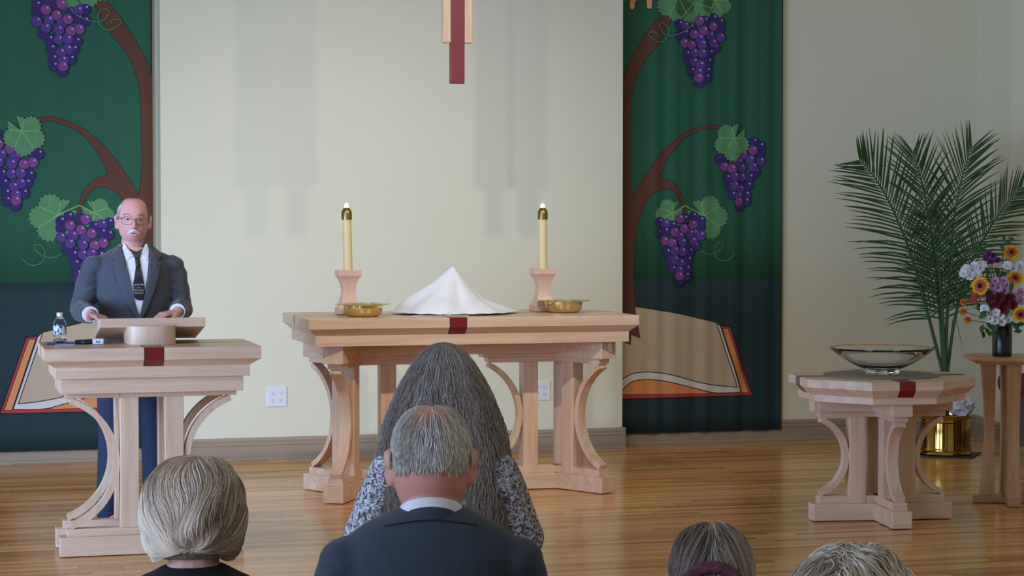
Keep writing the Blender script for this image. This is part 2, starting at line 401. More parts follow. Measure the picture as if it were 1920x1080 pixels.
    # grape clusters
    def cluster(dx, dy, flip=False, lay=5, sc=1.0):
        it = []; L = lay
        for n, (gx, gy, c) in enumerate(GR):
            px_, py_ = 1160+gx/6.354, gy/6.354
            cx0, cy0 = 1310, 95
            px_ = cx0+(px_-cx0)*sc*(-1 if flip else 1); py_ = cy0+(py_-cy0)*sc
            u, z = bp_(px_+dx, py_+dy); r = .0365*sc; L = lay+n*.16
            circ = lambda cu, cz, rad, k=16: [(cu+rad*math.cos(2*PI*i/k), cz+rad*math.sin(2*PI*i/k)) for i in range(k)]
            it.append((circ(u, z, r), L, 'go')); it.append((circ(u, z+.0015, r*.90), L+.05, {'d': 'gd', 'p': 'gp', 'm': 'gm'}[c]))
            it.append((circ(u+r*.28*(-1 if mirror else 1), z+r*.42, r*.19, 8), L+.1, 'dot'))
        return it
    ks = ['go', 'gd', 'gp', 'gm', 'dot']
    art('printed_grape_cluster', cluster(0, 0, lay=6.5), ks)
    art('printed_grape_cluster', cluster(75, 232, lay=6), ks)
    art('printed_grape_cluster', cluster(-37, 371, lay=6), ks)
    t2 = smooth_line([bp_(1160+x/6.354, y/6.354) for x, y in TEND2], 4); t1 = smooth_line([bp_(1140+x/3.176, 220+y/3.176) for x, y in TEND1], 4)
    art('printed_tendril', stroke(t2, .006, 13.5, 'tend'), ['tend']); art('printed_tendril', stroke(t1, .005, 4, 'tend'), ['tend'])
    st = [bp_(1250, 403), bp_(1281, 386), bp_(1318, 404)]
    art('printed_leaf_stem', stroke(st, .008, 4.6, 'vein'), ['vein'])
    # open book
    E = lambda L_: [bp_(*p) for p in L_]
    cover = E([(1159, 608), (1350, 611), (1366, 612), (1408, 741.5), (1159, 749)])
    strip = E([(1351, 616), (1362, 615.5), (1401.5, 736.5), (1389, 737)])
    pedge = E([(1159, 600), (1341, 605), (1348, 612), (1387, 735)]+smooth_line([(1387, 735), (1341, 736.8), (1310, 730.5), (1266, 719.5), (1234, 713), (1203, 711.6), (1178, 718), (1159, 734)], 4)[1:])
    inner = E([(1159, 740), (1326, 738)]+smooth_line([(1326, 734), (1310, 730.5), (1266, 719.5), (1234, 713), (1203, 711.6), (1178, 718), (1159, 734)], 3))
    page = E([(1159, 571), (1190, 575), (1266, 587), (1340, 604.5), (1379, 726)]+smooth_line([(1379, 726), (1341, 722.6), (1304, 716), (1266, 705), (1234, 699), (1209, 697.5), (1184, 700.6), (1159, 712)], 4)[1:])
    it = [(cover, 1, 'red')]+stroke(cover, .010, 1.3, 'black', True)+[(inner, 1.6, 'orange'), (strip, 1.6, 'orange')]+stroke(strip, .005, 1.8, 'black', True)+stroke(inner, .004, 1.8, 'black', True)
    it += [(pedge, 2.0, 'edge')]+stroke(pedge, .006, 2.1, 'black', True)+[(page, 2.5, 'tan')]+stroke(page, .006, 2.7, 'black', True)
    art('printed_book', it, ['red', 'black', 'orange', 'edge', 'tan'])
    if not mirror:
        a = E([(1185, -22), (1182, -8), (1178, 4), (1177, 12), (1180, 17), (1184, 18), (1187.5, 14), (1187, 8), (1188, 3), (1192, 0), (1209, 0), (1210, 14), (1213, 17), (1218, 16), (1219, 0), (1228, -2), (1228, -22)])
        art('printed_letter', [(a, 3, 'letter')]+stroke(a, .007, 2.6, 'black', True), ['letter', 'black'])
    # hem seam and dark edge
    art('edge_binding', [([(0.001, H0), (.010, H0), (.010, H1), (.001, H1)], .6, 'black'), ([(Wd-.007, H0), (Wd-.001, H0), (Wd-.001, H1), (Wd-.007, H1)], .6, 'black'), ([(0.001, H0), (Wd-.001, H0), (Wd-.001, H0+.010), (.001, H0+.010)], .7, 'black')], ['black'])
    return t
banner('wall_banner', 'gently folded green banner with grapevine and open book, right of the altar table', 4.665, False, .011)
banner('wall_banner', 'smooth green banner with grapevine and open book, behind the speaker at the lectern', 1.462, True, .0015)

# ------------------------------------------------------------------ hanging cross
def cross():
    t = thing('hanging_cross', 'red and pale wood cross hanging above the altar table', 'cross', (2.985, 11.95, 0))
    mw = MB()
    mw.box(-.088, -.040, -.028, .028, 2.587, 4.30); mw.build('wood_side', W['z'], t, bevel=.008)
    mw = MB(); mw.box(.040, .088, -.028, .028, 2.587, 4.30); mw.build('wood_side', W['z'], t, bevel=.008)
    mw = MB(); mw.box(-.0405, .0405, -.024, .024, 2.355, 4.45); mw.build('red_core', REDX, t, bevel=.004)
    for a, b in ((-.46, -.0885), (.0885, .46)):
        mw = MB(); mw.box(a, b, -.028, .028, 3.66, 3.82); mw.build('cross_arm', W['x'], t, bevel=.008)
    for sx in (-.03, .03):
        mw = MB(); mw.tube([(sx, 0, 4.448), (sx, 0, 5.3)], .0015, 6); mw.build('suspension_wire', mat('wire', srgb(90, 90, 90), .4, 1), t)
cross()

# ------------------------------------------------------------------ timber furniture
def slab(t, x0, x1, y0, y1, z, zb, inset, name='tabletop', m_='x'):
    """plank top with vertical edge z..zmid and an undercut bevel down to zb"""
    zt, zm = z
    m = MB(); rc = lambda i, zz: [(x0+i, y0+i, zz), (x1-i, y0+i, zz), (x1-i, y1-i, zz), (x0+i, y1-i, zz)]
    m.stack([rc(inset, zb), rc(0, zm), rc(0, zt-.002), rc(.002, zt)]); return m.build(name, W[m_], t)
def frame(t, name, x0, x1, y0, y1, z0, z1, m_='x', mt=None):
    m = MB(); m.box(x0, x1, y0, y1, z0, z1); return m.build(name, mt or W[m_], t, bevel=.002)
def arch(parent, C, ang, r0, sag, z0, z1, wd, thick, name='arch'):
    """bowed strip: springs from (r0,z0), bows inwards by sag, returns to (r0,z1)"""
    h = (z1-z0)/2; Rr = (h*h+sag*sag)/(2*sag); cr = r0-sag+Rr; zc = (z0+z1)/2; a0 = math.asin(h/Rr)
    d = Vector((math.cos(ang), math.sin(ang), 0)); n = Vector((-d.y, d.x, 0)); rings = []
    for k in range(25):
        a = -a0+2*a0*k/24
        ps = []
        for rr in (Rr, Rr-thick):
            # centre lies outward; the strip bulges toward the post
            ps.append((cr-rr*math.cos(a), zc+rr*math.sin(a)))
        o_, i_ = ps
        rings.append([C+d*o_[0]+n*wd/2+Vector((0, 0, o_[1])), C+d*i_[0]+n*wd/2+Vector((0, 0, i_[1])), C+d*i_[0]-n*wd/2+Vector((0, 0, i_[1])), C+d*o_[0]-n*wd/2+Vector((0, 0, o_[1]))])
    m = MB(); m.stack(rings); o = m.build(name, W['z'], parent, smooth=True, angle=35); return o
def arm_box(m, C, ang, r0, r1, wd, z0, z1):
    M = Matrix.Translation(C) @ Matrix.Rotation(ang, 4, 'Z'); m.box(r0, r1, -wd/2, wd/2, z0, z1, M)

def pedestal(t, C, arms, z_foot, z_step, z_b0, z_b1, wd, post=.09):
    """arms: (angle, foot length, post distance, arch inset)"""
    C = Vector(C)
    m = MB()
    for ang, L, pd, sag in arms: arm_box(m, C, ang, pd-post/2, pd+post/2, post, z_foot, z_b0)
    p = m.build('pedestal', W['z'], t, bevel=.003)
    for ang, L, pd, sag in arms:
        m = MB(); arm_box(m, C, ang, 0.0, L, wd, 0.004, z_foot); m.build('foot_beam', W['x'], p, bevel=.003)
        m = MB(); arm_box(m, C, ang, 0.0, L-.035, wd*.74, z_foot, z_step); m.build('foot_step', W['x'], p, bevel=.002)
        m = MB(); arm_box(m, C, ang, 0.0, L, wd, z_b0+.03, z_b1); m.build('bearer_beam', W['x'], p, bevel=.003)
        m = MB(); arm_box(m, C, ang, 0.0, L-.035, wd*.74, z_b0, z_b0+.03); m.build('bearer_step', W['x'], p, bevel=.002)
        arch(p, C, ang, L-.05, L-.05-(pd+post/2), z_step, z_b0, wd*.55, .028)
    return p

# altar table
t = thing('altar_table', 'long maple altar table with bowed legs and a red band on its edge', 'table', (2.99, 11.95, 0))
slab(t, -.95, .95, -.45, .43, (1.030, .976), .937, .045)
frame(t, 'tabletop_moulding', -.905, .905, -.405, .385, .877, .937)
frame(t, 'apron', -.80, .80, -.085, -.035, .80, .877); frame(t, 'apron', -.80, .80, .035, .085, .80, .877)
for sx in (-1, 1): frame(t, 'apron', sx*.80-.03, sx*.80+.03, -.33, .33, .815, .877, 'y')
m = MB(); 
rc = lambda y, z: [(-.045, y, z), (.045, y, z)]
pth = [(.431, 1.0315), (-.4515, 1.0315), (-.4515, .9755), (-.4055, .9365)]
m.stack([[(-.045-.11, y, z+dz) if False else (-.05+xx, y, z) for xx in (0,)] + [] for (y, z), dz in []]) if False else None
IF = [(2, 3, 1, 0), (4, 5, 3, 2), (6, 7, 5, 4), (8, 9, 11, 10), (10, 11, 13, 12), (12, 13, 15, 14), (0, 2, 10, 8), (2, 4, 12, 10), (4, 6, 14, 12), (1, 9, 11, 3), (3, 11, 13, 5), (5, 13, 15, 7), (0, 8, 9, 1), (6, 7, 15, 14)]
def band(parent, name, mt, x0, x1, P, Q, push=0, M=None):
    vs = []
    for k, (y, z) in enumerate(P+Q):
        if k < 4 and push: y, z = (y, z-push) if k == 0 else (y+push, z-push) if k == 1 else (y+push, z)
        vs += [(x0, y, z), (x1, y, z)]
    if M: vs = [M @ Vector(v) for v in vs]
    m = MB(); m.add(vs, IF); return m.build(name, mt, parent)
inner_ = [(.42, 1.02), (-.44, 1.02), (-.44, .98), (-.40, .945)]
band(t, 'red_inlay', RED, -.155, -.065, pth, inner_)
band(t, 'inlay_border', BLACK, -.160, -.060, pth, inner_, .0007)
m = MB(); m.box(-.9515, .9515, .02, .035, .978, 1.0308); m.build('dark_inlay', GREYIN, t)
a60 = R_(60)
pedestal(t, (-.60, 0.0, 0), [(0, .47, .18, 0), (R_(120), .40, .115, 0), (R_(240), .40, .115, 0)], .095, .135, .745, .877, .118)
pedestal(t, (.61, 0.02, 0), [(PI, .47, .18, 0), (R_(60), .40, .115, 0), (R_(-60), .40, .115, 0)], .095, .135, .745, .877, .118)

# font table (octagonal)
FT = (4.857, 10.26, 0)
t = thing('font_table', 'octagonal maple font table with bowed legs under the glass bowl', 'table', FT, R_(-8))
def octo(r, z): return [(r*math.cos(R_(22.5+45*i)), r*math.sin(R_(22.5+45*i)), z) for i in range(8)]
m = MB(); m.stack([octo(.445, .678), octo(.485, .716), octo(.485, .756), octo(.482, .759)]); m.build('tabletop', W['x'], t)
m = MB(); m.stack([octo(.435, .640), octo(.435, .678)]); m.build('tabletop_moulding', W['x'], t, bevel=.002)
m = MB()
for a in range(4):
    M = Matrix.Rotation(a*PI/2, 4, 'Z'); m.box(-.06, .35, -.06, .06, .575, .640, M)
m.build('apron', W['x'], t, bevel=.002)
ap = .4485*1.0; hb = .037
for a, (mt, wd2) in enumerate(((RED, hb), (GREYIN, hb), (GREYIN, .020), (GREYIN, hb))):
    M = Matrix.Rotation(a*PI/2, 4, 'Z'); m = MB()
    r1 = .485*math.cos(R_(22.5)); r2 = .445*math.cos(R_(22.5))
    P = [(-.30, .7602), (-r1-.0015, .7602), (-r1-.0015, .7155), (-r2-.0015, .6775)]; Q = [(-.30, .75), (-r1+.02, .75), (-r1+.02, .72), (-r2+.02, .69)]
    band(t, 'red_inlay' if a == 0 else 'dark_inlay', mt, -wd2, wd2, P, Q, 0, M)
    if a == 0: band(t, 'inlay_border', BLACK, -wd2-.004, wd2+.004, P, Q, .0007, M)
pedestal(t, (0, 0, 0), [(i*PI/2-PI/2, .375, .135, 0) for i in range(4)], .092, .132, .545, .640, .105, .085)
m = MB(); m.lathe([(.30, .7605), (.30, .7650), (.297, .7662)], 64); m.build('inlaid_disc', mat('grey_disc', srgb(134, 120, 110), .65), t, smooth=True, angle=40)

# glass bowl
def glass(name, col=(1, 1, 1, 1), rough=0.02, ior=1.45):
    m, nt, b = newmat(name); N = nt.nodes; L = nt.links
    b.inputs['Transmission Weight'].default_value = 1; b.inputs['Roughness'].default_value = rough; b.inputs['IOR'].default_value = ior
    nz = N.new('ShaderNodeTexNoise'); nz.inputs['Scale'].default_value = 6; cr = N.new('ShaderNodeValToRGB')
    cr.color_ramp.elements[0].color = col; cr.color_ramp.elements[1].color = tuple(min(1, c*1.03) for c in col[:3])+(1,)
    L.new(nz.outputs[0], cr.inputs[0]); L.new(cr.outputs[0], b.inputs['Base Color']); return m
m = MB()
outer = [(.088, 0), (.094, .004), (.094, .020), (.088, .026), (.120, .040), (.165, .062), (.205, .088), (.240, .115), (.268, .140), (.278, .149)]
innr = [(.272, .151), (.258, .142), (.230, .119), (.195, .093), (.155, .068), (.110, .048), (.06, .038), (.001, .036)]
m.lathe([(r, z*.94) for r, z in outer+innr], 96)
tag(m.build('glass_bowl', glass('bowl_glass', (.985, 1, .975, 1), 0.0, 1.33), smooth=True, angle=60, loc=(4.862, 10.26, .7665)), 'wide clear glass bowl on the octagonal table', 'bowl')

# lectern
t = thing('lectern', 'maple lectern with bowed legs, raised reading desk and red band', 'lectern', (1.046, 10.30, 0))
slab(t, -.50, .50, -.30, .30, (.985, .928), .896, .045)
frame(t, 'tabletop_moulding', -.452, .452, -.252, .252, .842, .896)
frame(t, 'frieze', -.425, .425, -.225, .225, .770, .842)
PL_ = [(.301, .9865), (-.3015, .9865), (-.3015, .9275), (-.2565, .8955)]; QL_ = [(.29, .97), (-.29, .97), (-.29, .935), (-.25, .905)]
band(t, 'red_inlay', RED, -.044, .040, PL_, QL_); band(t, 'inlay_border', BLACK, -.048, .044, PL_, QL_, .0007)
m = MB(); m.box(-.5015, .5015, .035, .048, .93, .9858); m.build('dark_inlay', GREYIN, t)
frame(t, 'base_beam', -.43, .43, -.18, -.08, .004, .094); frame(t, 'base_beam', -.43, .43, .12, .20, .004, .094)
frame(t, 'base_step', -.395, .395, -.165, -.095, .094, .130); frame(t, 'base_step', -.395, .395, .13, .19, .094, .130)
frame(t, 'base_stretcher', -.06, .06, -.08, .12, .004, .085, 'y')
for yy in (-.13, .16):
    for sx in (-.105, .105):
        m = MB(); m.box(sx-.044, sx+.044, yy-.04, yy+.04, .130 if True else 0, .745); m.build('post', W['z'], t, bevel=.003)
    for ang in (0, PI):
        arch(t, Vector((0, yy, 0)), ang, .37, .37-.150, .130, .745, .060, .028)
        m = MB(); arm_box(m, Vector((0, yy, 0)), ang, .149, .40, .075, .745, .770); m.build('bracket', W['x'], t, bevel=.002)
    m = MB(); m.box(-.149, .149, yy-.035, yy+.035, .745, .770); m.build('bracket', W['x'], t)
# rounded neck under the desk
m = MB(); pr = []
for k in range(13):
    a = PI+PI*k/12; pr.append((.115*math.cos(a)+.012, -.02+.06*math.sin(a)-.03))
pr += [(.127, .12), (-.103, .12)]
m.stack([[(x, y, .986) for x, y in pr], [(x, y, 1.075 if y < 0 else 1.03) for x, y in pr]]); m.build('desk_neck', W['z'], t, smooth=True, angle=40)
m = MB(); dk = [(-.25, -.055, 1.068, 1.112), (.25, -.055, 1.068, 1.112), (.25, .30, .992, 1.036), (-.25, .30, .992, 1.036)]
m.stack([[(x+.018, y, z0) if y < 0 else (x*.99+.018, y, z0) for x, y, z0, z1 in dk], [(x+.018, y, z1) for x, y, z0, z1 in dk]]); m.build('reading_desk', W['x'], t, bevel=.003)
m = MB(); m.box(-.23, .25, .285, .305, 1.036, 1.050); m.build('desk_ledge', W['x'], t)

# candle holders with candles
BR = mat('brass', srgb(224, 208, 150), .16, 1, noise=.04)
BRD = mat('brushed_brass', srgb(150, 128, 78), .30, 1, noise=.05)
WAX = mat('wax', srgb(226, 206, 156), .5, noise=.02, sss=.2)
em, nt, b = newmat('flame_glow'); b.inputs['Base Color'].default_value = (1, 1, 1, 1); b.inputs['Emission Color'].default_value = (1, .97, .9, 1); b.inputs['Emission Strength'].default_value = 2.2
def candle(x, y, side, lean):
    hl = thing('candle_holder', f'flared square wooden candle holder on the {side} of the altar table', 'candle holder', (x, y, 1.0325), 0, 'candle holders on the altar table')
    sq = lambda h, z: [(-h, -h, z), (h, -h, z), (h, h, z), (-h, h, z)]
    prof = [(.066, 0), (.066, .035), (.060, .040), (.052, .058), (.043, .085), (.038, .110), (.036, .130), (.038, .155), (.044, .180), (.054, .203), (.064, .218), (.066, .221), (.066, .250)]
    m = MB(); m.stack([sq(h, z) for h, z in prof]); m.build('holder_body', PK, hl, bevel=.002)
    cd = thing('candle', f'tall cream candle with brass cap, in the {side} wooden holder', 'candle', (x, y, 1.2825), 0, 'lit candles on the altar table')
    cd.rotation_euler = (0, lean, 0)
    m = MB(); m.lathe([(.026, 0), (.0262, .15), (.026, .300)], 28); m.build('wax_pillar', WAX, cd, smooth=True, angle=40)
    m = MB(); m.lathe([(.0305, .292), (.0305, .296), (.030, .300), (.030, .330), (.027, .342), (.020, .354), (.012, .362), (.012, .358), (.001, .358)], 28); m.build('follower_cap', BRD, cd, smooth=True, angle=50)
    m = MB(); m.lathe([(.006, .352), (.0125, .356), (.014, .364), (.0125, .374), (.007, .383), (.0005, .387)], 16); m.build('flame', em, cd, smooth=True)
candle(2.367, 12.06, 'left', R_(-1.3)); candle(3.545, 12.10, 'right', R_(-.3))

# offering plates
def plate(x, y, label):
    t = thing('offering_plate', label, 'plate', (x, y, 1.032), 0, 'brass offering plates on the altar table')
    m = MB(); m.lathe([(.06, .0), (.084, .0), (.088, .004), (.100, .010), (.108, .022), (.111, .050), (.112, .062), (.125, .066), (.158, .067), (.159, .070), (.156, .072), (.125, .071), (.108, .068), (.105, .050), (.100, .022), (.090, .012), (.001, .010)], 72)
    m.build('plate_body', BR, t, smooth=True, angle=50); m = MB(); m.lathe([(.09, .0102), (.09, .0125), (.001, .0130)], 40)
    m.build('felt_liner', mat('felt', srgb(96, 20, 30), .9), t, smooth=True)
plate(2.396, 11.78, 'shallow brass plate with wide rim, in front of the left candle')
plate(3.625, 11.95, 'shallow brass plate with wide rim, in front of the right candle')

# white cloth over communion ware
def cloth():
    t = thing('communion_cloth', 'white cloth peaked like a tent over trays on the altar table', 'cloth', (2.955, 11.93, 1.0325))
    n, K = 96, 26; vs = [(0, 0, .272)]; fs = []
    for k in range(1, K+1):
        s = k/K
        for i in range(n):
            a = 2*PI*i/n; ca, sa = math.cos(a), math.sin(a)
            Rx = (.34 if ca < 0 else .37)*(1+.05*math.sin(3*a+.5)+.05*math.sin(7*a)*s); Ry = .27*(1+.04*math.sin(5*a))
            r = 1/math.sqrt((ca/Rx)**2+(sa/Ry)**2)
            if abs(sa) < .25 and ca > 0: r *= 1+.04*s
            # pointed tent: a long straight left slope, a shorter right slope running out flat
            PL = [(0, .272), (.35, .180), (.72, .098), (.85, .062), (.97, .012), (1, .006)]; PR = [(0, .272), (.2, .19), (.39, .114), (.5, .072), (.75, .038), (.95, .012), (1, .006)]; PF = [(0, .272), (.3, .17), (.6, .085), (.85, .04), (1, .006)]
            ip = lambda P_: float(np.interp(s, [q[0] for q in P_], [q[1] for q in P_]))
            wl_, wr_ = max(0, -ca)**2, max(0, ca)**2; z = wl_*ip(PL)+wr_*ip(PR)+(1-wl_-wr_)*ip(PF)
            fold = .012*math.sin(6*a+2*s)+.007*math.sin(11*a+1+4*s)
            z += fold*min(1, s*1.3)**1.8*math.sin(PI*min(1, s*1.02))**.5
            vs.append((r*s*ca, r*s*sa, max(z, .006+.004*math.sin(9*a)**2 if s > .9 else .02)))
    for i in range(n): fs.append((0, 1+i, 1+(i+1) % n))
    for k in range(K-1):
        for i in range(n):
            a = 1+k*n; j = (i+1) % n; fs.append((a+i, a+n+i, a+n+j, a+j))
    m = MB(); m.add(vs, fs); o = m.build('draped_sheet', mat('white_linen', srgb(236, 238, 248), .8, noise=.01, bump=.15, bscale=60), t, smooth=True)
    s = o.modifiers.new('s', 'SOLIDIFY'); s.thickness = .003; s.offset = 1
    q = o.modifiers.new('sub', 'SUBSURF'); q.levels = 1; q.render_levels = 1
    return t
cloth()
m = MB(); m.lathe([(.19, 0), (.19, .012), (.18, .034), (.001, .034)], 48); tag(m.build('communion_tray', BR, smooth=True, angle=40, loc=(2.97, 11.93, 1.0325)), 'low brass tray hidden under the peaked white cloth', 'tray')
m = MB(); P = [(-.32, -.335), (.02, -.345), (.05, -.18), (-.22, -.13)]
m.stack([[(x, y, 1.0322) for x, y in P], [(x, y, 1.0338) for x, y in P]]); tag(m.build('paper_sheet', mat('paper', srgb(236, 236, 240), .8, noise=.01), loc=(2.955, 11.98, 0)), 'flat white sheet under the front of the peaked cloth', 'paper')

# things on the lectern
t = thing('water_bottle', 'small clear water bottle with white cap on the left of the lectern', 'bottle', (.637, 10.36, .9937))
bg = glass('bottle_plastic', (.90, .95, 1, 1), .05, 1.3)
m = MB(); m.lathe([(.026, 0), (.030, .004), (.031, .012), (.029, .020), (.031, .026), (.031, .090), (.028, .100), (.020, .114), (.013, .124), (.013, .130), (.0125, .130), (.012, .124), (.019, .113), (.027, .099), (.030, .090), (.030, .012), (.025, .003), (.001, .002)], 36); m.build('bottle_body', bg, t, smooth=True, angle=50)
m = MB(); m.lathe([(.0313, .042), (.0316, .043), (.0316, .081), (.0313, .082)], 36, cap=False)
lm, nt, b = newmat('bottle_label'); N = nt.nodes; L = nt.links; vz = N.new('ShaderNodeTexVoronoi'); vz.inputs['Scale'].default_value = 60; tcx = N.new('ShaderNodeTexCoord'); L.new(tcx.outputs['Object'], vz.inputs[0])
cr = N.new('ShaderNodeValToRGB'); cr.color_ramp.interpolation = 'CONSTANT'; cr.color_ramp.elements[0].color = srgb(52, 62, 110); cr.color_ramp.elements[1].color = srgb(190, 205, 225); cr.color_ramp.elements[1].position = .45
L.new(vz.outputs['Distance'], cr.inputs[0]); L.new(cr.outputs[0], b.inputs['Base Color']); b.inputs['Roughness'].default_value = .3
m.build('wrap_label', lm, t, smooth=True)
m = MB(); m.lathe([(.0145, .127), (.0145, .143), (.013, .144), (.001, .144)], 28); m.build('bottle_cap', M_WHITE, t, smooth=True, angle=40)
m = MB(); m.box(-.065, .065, -.04, .04, 0, .006); tag(m.build('notebook', mat('purple_cover', srgb(92, 66, 130), .5), bevel=.002, loc=(.638, 10.36, .9875)), 'thin purple notebook lying under the water bottle', 'notebook')
m = MB(); P = [(-.045, -.055), (.05, -.05), (.04, -.01), (-.04, -.01)]
m.stack([[(x, y, 0) for x, y in P], [(x, y, .0012) for x, y in P]]); tag(m.build('paper_slip', mat('paper_white', srgb(240, 240, 248), .6, noise=.01), loc=(.655, 10.335, .9862)), 'white slip of paper sticking out from under the purple notebook', 'paper')
m = MB(); m.box(-.030, .030, -.05, .05, 0, .020); o = m.build('remote_control', mat('black_plastic', srgb(20, 20, 26), .35), bevel=.006, loc=(.762, 10.37, .9863)); o.rotation_euler = (0, 0, R_(-50)); tag(o, 'black remote control lying between bottle and white device on the lectern', 'remote control')
t = thing('timer', 'small white box-shaped device with dark display on the lectern', 'timer', (.815, 10.33, .9863), R_(-8))
m = MB(); m.box(-.026, .026, -.02, .02, 0, .026); m.build('casing', M_WHITE, t, bevel=.003)
m = MB()
for i, h in enumerate((.009, .006, .009)): m.box(-.010+i*.007, -.0055+i*.007, -.0212, -.0195, .008, .008+h)
m.build('display_digits', mat('display_blue', srgb(60, 70, 140), .4), t)

# ------------------------------------------------------------------ flower stand
t = thing('flower_stand', 'slim pale wood pedestal stand carrying the black vase', 'stand', (5.83, 10.66, 0), R_(-20))
def ro(r, z, c=.35): return [(r*x, r*y, z) for x, y in ((-1+c, -1), (1-c, -1), (1, -1+c), (1, 1-c), (1-c, 1), (-1+c, 1), (-1, 1-c), (-1, -1+c))]
m = MB(); m.stack([ro(.20, .782), ro(.235, .800), ro(.24, .806), ro(.24, .815), ro(.237, .818)]); m.build('stand_top', STW['x'], t)
for a in range(4):
    M = Matrix.Rotation(a*PI/2, 4, 'Z'); m = MB(); rings = []
    for k in range(17):
        s = k/16; z = .045+(.782-.045)*s; q = abs(2*s-1)**1.6
        o_ = .138+.026*q; i_ = .088-.006*q; hw = .036+.008*q
        rings.append([(i_, -hw*.85, z), (o_, -hw*.85, z), (o_, hw*.85, z), (i_, hw*.85, z)])
    m.stack(rings, M=M); m.build('leg', STW['z'], t, smooth=True, angle=40)
    m = MB(); m.box(0, .20, -.035, .035, .003, .045, M); m.build('foot', STW['x'], t, bevel=.003)
# vase
M_VASE = mat('black_glaze', srgb(14, 16, 26), .25)
VX, VY, VZ = 5.775, 10.655, .8183
m = MB(); m.lathe([(.050, 0), (.053, .004), (.054, .02), (.054, .195), (.051, .198), (.048, .195), (.048, .02), (.001, .015)], 48)
tag(m.build('vase', M_VASE, smooth=True, angle=50, loc=(VX, VY, VZ)), 'straight black cylinder vase holding the mixed bouquet', 'vase')

# ------------------------------------------------------------------ flowers
def fm(n, c, r=.6): return mat(n, srgb(*c), r, noise=.12, scale=60)
STEM = fm('stem_green', (58, 92, 48)); LEAFM = fm('bouquet_leaf', (40, 92, 48), .45)
PAL = {'yellow': fm('petal_yellow', (238, 176, 30)), 'rustring': fm('petal_rust', (170, 70, 24)), 'dark': fm('disc_dark', (28, 16, 14), .9), 'white': fm('petal_white', (238, 236, 246)), 'lilac': fm('petal_lilac', (196, 150, 200)),
       'purple': fm('petal_purple', (112, 38, 108)), 'darkred': fm('petal_darkred', (116, 22, 40)), 'orange': fm('petal_orange', (224, 128, 60)), 'rust': fm('petal_russet', (176, 74, 34)), 'green': fm('disc_green', (140, 150, 80)), 'plum': fm('disc_plum', (84, 30, 80))}
def flower(name, label, cat, grp, px_, py_, Y, r, pet, disc, npet, layers=1, disc_r=.3, cup=.25, wid=.5):
    c = atY(px_, py_, Y)
    to = (Vector((0, 0, CAM_H))-c).normalized()
    out = (c-Vector((VX, VY, VZ+.33))).normalized()
    d = (to*1.0+out*.55+Vector((random.uniform(-.15, .15), 0, random.uniform(-.05, .25)))).normalized()
    q = d.to_track_quat('Z', 'Y').to_matrix().to_4x4()
    t = thing(name, label, cat, (VX, VY, VZ+.02), 0, grp); base = Vector((VX, VY, VZ+.02))
    M = Matrix.Translation(c-base) @ q @ Matrix.Rotation(random.uniform(0, 6), 4, 'Z')
    m = MB()
    for L in range(layers):
        rr = r*(1-.25*L); n = max(5, int(npet*(1-.12*L)))
        for i in range(n):
            a = 2*PI*i/n+L*.3+random.uniform(-.06, .06); rl = rr*random.uniform(.88, 1.06); wd = rl*wid*.5*random.uniform(.85, 1.1)
            z1 = rl*cup*(1+.9*L); ca, sa = math.cos(a), math.sin(a)
            pts = [(.15, .35, 0), (.5, 1, .35), (.82, .75, .75), (1, .06, 1)]
            vs = []
            for f, wq, zz in pts:
                for s in (-1, 0, 1):
                    x = rl*f; y = s*wd*wq; z = z1*zz-(.12*rl*abs(s)*-1 if 0 else 0)+abs(s)*wd*.25
                    vs.append(M @ Vector((x*ca-y*sa, x*sa+y*ca, z+L*.002)))
            fs = []
            for k in range(3):
                for s in range(2): fs.append((k*3+s, k*3+3+s, k*3+4+s, k*3+1+s))
            m.add(vs, fs)
    if name == 'sunflower':
        mr = MB()
        for i in range(26):
            a = 2*PI*i/26+random.uniform(-.05, .05); rl = r*random.uniform(.56, .68); ca, sa = math.cos(a), math.sin(a); vs = []
            for f, wq in ((.4, .5), (.75, .9), (1, .1)):
                for s3 in (-1, 1): x = rl*f; y = s3*rl*.13*wq; vs.append(M @ Vector((x*ca-y*sa, x*sa+y*ca, r*.17+.06*r*(1-f))))
            mr.add(vs, [(0, 2, 3, 1), (2, 4, 5, 3)])
        mr.build('inner_petals', PAL['rustring'], t)
    o = m.build('petals', pet, t, smooth=True); s_ = o.modifiers.new('s', 'SOLIDIFY'); s_.thickness = .0008
    if disc: m = MB(); m.ell((0, 0, r*.06), (r*disc_r, r*disc_r, r*.14), seg=14, rings=8); me = [M @ Vector(v) for v in m.v]; m.v = [tuple(v) for v in me]; m.build('flower_disc', disc, t, smooth=True)
    # stem
    a = Vector((random.uniform(-.02, .02), random.uniform(-.02, .02), .0)); e = c-base-d*.004
    mid = Vector((e.x*.35, e.y*.35, e.z*.55)); nk = Vector((0, 0, .19)); nk.x = max(-.03, min(.03, e.x*.3)); nk.y = max(-.03, min(.03, e.y*.3))
    pts = []
    for k in range(9):
        s = k/8; p = a*(1-s)**3+nk*3*s*(1-s)**2+(mid+Vector((0, 0, .05)))*3*s*s*(1-s)+e*s**3; pts.append(p)
    m = MB(); m.tube(pts, .0018, 5); m.build('stem', STEM, t, smooth=True)
    return t
Yf = 10.62
for lab, x, y, r, dy in (('highest of the sunflowers in the bouquet', 1897, 474, .050, 0), ('sunflower at the left of the bouquet below the white blooms', 1838, 536, .054, -.08), ('sunflower just below the highest one', 1903, 522, .050, -.07), ('lowest sunflower, right of the white daisies', 1913, 589, .046, -.09)):
    flower('sunflower', 'yellow '+lab, 'sunflower', 'sunflowers in the vase', x, y, Yf+dy, r, PAL['yellow'], PAL['dark'], 20, 2, .42, .1, .34)
